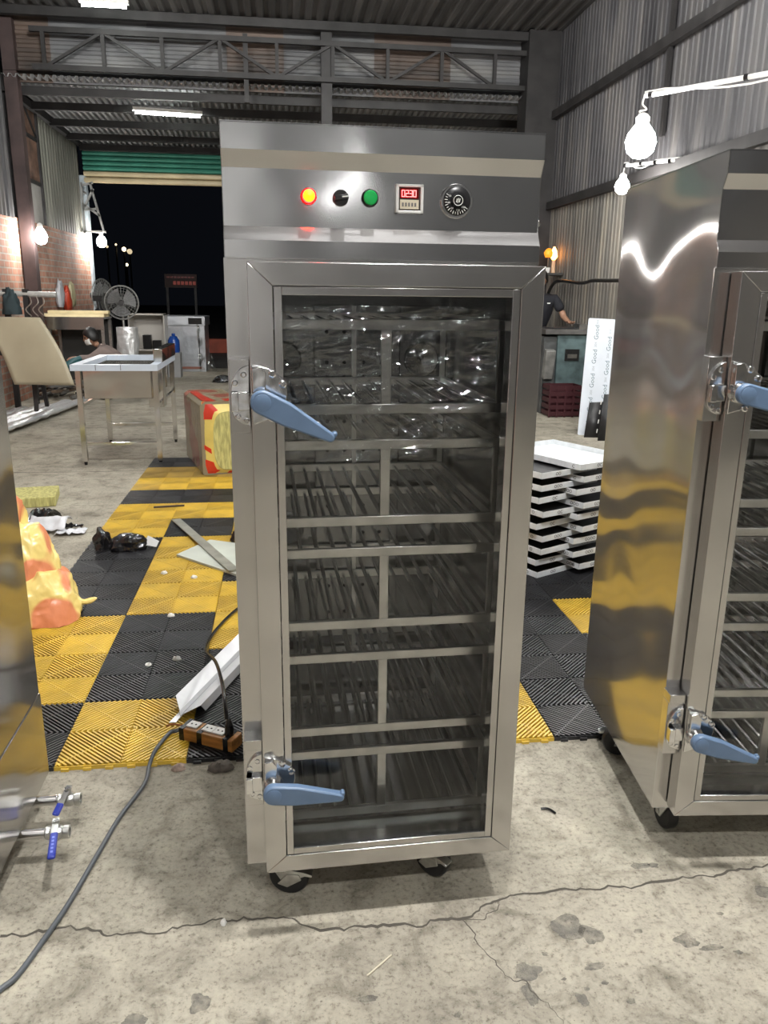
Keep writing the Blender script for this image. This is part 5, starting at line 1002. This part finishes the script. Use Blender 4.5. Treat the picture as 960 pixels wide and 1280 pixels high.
# man crouched at his work behind the sink table, facing left
p1 = empty('person', (-2.26, 11.29, 0)); tag(p1, 'person in grey-brown long-sleeved shirt crouching over work behind the sink table', 'person')
O1 = (-1.85, 9.45, 0)
def rel(p, o):
    v = Vector(p)-Vector(o)
    if o == O1 and v.z > 0.12: v.z -= 0.095
    return tuple(v)
V = [(rel(p, O1), r) for p, r in (((-1.66, 9.48, 0.40), 0.15), ((-1.78, 9.47, 0.55), 0.155), ((-1.92, 9.46, 0.70), 0.15), ((-1.99, 9.46, 0.775), 0.075), ((-2.04, 9.46, 0.82), 0.055),
     ((-1.97, 9.28, 0.74), 0.068), ((-2.10, 9.20, 0.66), 0.050), ((-2.24, 9.13, 0.675), 0.040), ((-1.97, 9.64, 0.74), 0.068), ((-2.12, 9.66, 0.62), 0.050), ((-2.28, 9.50, 0.64), 0.040))]
skin_obj('shirt', V, [(0, 1), (1, 2), (2, 3), (3, 4), (2, 5), (5, 6), (6, 7), (2, 8), (8, 9), (9, 10)], mat('grey_brown_cloth', (0.19, 0.145, 0.13), 0.85, bump=0.006, bscale=14), p1)
V = [(rel(p, O1), r) for p, r in (((-1.66, 9.48, 0.40), 0.155), ((-1.80, 9.34, 0.44), 0.10), ((-2.06, 9.32, 0.50), 0.075), ((-1.90, 9.33, 0.10), 0.055), ((-1.80, 9.60, 0.44), 0.10), ((-2.06, 9.64, 0.50), 0.075), ((-1.90, 9.62, 0.10), 0.055))]
skin_obj('trousers', V, [(0, 1), (1, 2), (2, 3), (0, 4), (4, 5), (5, 6)], mat('dark_trousers', (0.03, 0.035, 0.05), 0.85), p1)
for y in (9.33, 9.62): MB().sphere(rel((-1.96, y, 0.045), O1), 0.05, 14, 8, (2.4, 0.95, 0.9)).build('shoe', BLACKPL, p1)
for w_, d_ in (((-2.22, 9.135, 0.675), (-0.9, -0.25, 0.02)), ((-2.26, 9.52, 0.64), (-0.9, -0.35, 0.0))):
    V = [(rel(w_, O1), 0.028)]; E_ = []; hand(V, E_, 0, V[0][0], d_, (0, 1, 0.2)); skin_obj('hand', V, E_, SKINM, p1, 1)
V = [(rel((-2.03, 9.46, 0.80), O1), 0.052), (rel((-2.09, 9.46, 0.86), O1), 0.05)]; skin_obj('neck', V, [(0, 1)], SKINM, p1, 1)
head(p1, rel((-2.12, 9.46, 0.925), O1), (-1, -0.35), R(18), True)
ag = empty('grinder', (-2.78, 10.84, 0.42)); tag(ag, 'teal power tool held in the crouching person\'s hands', 'power tool')
TL = mat('teal_tool', (0.015, 0.08, 0.09), 0.4); MB().tube([(-0.10, 0, -0.04), (0.0, 0.0, 0.05), (0.10, 0.02, 0.13), (0.18, 0.08, 0.16)], [0.05, 0.05, 0.042, 0.035], 12).build('body', TL, ag); MB().cyl((-0.12, 0, -0.06), (-0.15, 0.0, -0.09), 0.065, n=18).build('disc_guard', ZINC, ag)
# person standing by the machine
O2 = (3.18, 10.35, 0); p2 = empty('person', (3.36, 10.47, 0)); tag(p2, 'person in black T-shirt standing behind the teal machine', 'person')
V = [(rel(p, O2), r) for p, r in (((3.18, 10.35, 0.95), (0.16, 0.12)), ((3.19, 10.33, 1.12), (0.155, 0.115)), ((3.20, 10.30, 1.30), (0.17, 0.125)), ((3.20, 10.28, 1.42), (0.10, 0.085)), ((3.20, 10.27, 1.48), 0.062),
     ((3.40, 10.28, 1.39), 0.075), ((3.48, 10.22, 1.24), 0.072), ((3.00, 10.28, 1.39), 0.075), ((2.92, 10.22, 1.24), 0.072))]
skin_obj('tshirt', V, [(0, 1), (1, 2), (2, 3), (3, 4), (2, 5), (5, 6), (2, 7), (7, 8)], mat('black_cotton', (0.012, 0.013, 0.018), 0.85), p2)
V = [(rel(p, O2), r) for p, r in (((3.18, 10.35, 0.95), (0.165, 0.125)), ((3.28, 10.35, 0.82), 0.10), ((3.29, 10.33, 0.48), 0.072), ((3.29, 10.36, 0.09), 0.055), ((3.08, 10.35, 0.82), 0.10), ((3.07, 10.33, 0.48), 0.072), ((3.07, 10.36, 0.09), 0.055))]
skin_obj('trousers', V, [(0, 1), (1, 2), (2, 3), (0, 4), (4, 5), (5, 6)], mat('dark_jeans', (0.02, 0.024, 0.035), 0.85), p2)
for x in (3.07, 3.29): MB().sphere(rel((x, 10.30, 0.045), O2), 0.05, 14, 8, (0.95, 2.4, 0.9)).build('shoe', BLACKPL, p2)
V = [(rel(p, O2), r) for p, r in (((3.48, 10.22, 1.25), 0.045), ((3.50, 10.19, 1.17), 0.042), ((3.51, 10.0, 1.11), 0.028))]; E_ = [(0, 1), (1, 2)]; hand(V, E_, 2, V[2][0], (0, -1, -0.15), (1, 0, 0)); skin_obj('arm', V, E_, SKINM, p2, 2)
V = [(rel(p, O2), r) for p, r in (((2.92, 10.22, 1.25), 0.045), ((2.91, 10.19, 1.17), 0.042), ((3.02, 10.0, 1.10), 0.028))]; E_ = [(0, 1), (1, 2)]; hand(V, E_, 2, V[2][0], (0.3, -1, -0.1), (1, 0.3, 0)); skin_obj('arm', V, E_, SKINM, p2, 2)
V = [(rel((3.20, 10.27, 1.45), O2), 0.058), (rel((3.19, 10.25, 1.54), O2), 0.055)]; skin_obj('neck', V, [(0, 1)], SKINM, p2, 1)
head(p2, rel((3.18, 10.23, 1.64), O2), (-0.5, -1), R(15))
MB().cbox(rel((3.28, 10.165, 1.34), O2), (0.04, 0.006, 0.014)).build('chest_logo', WHITEPL, p2)
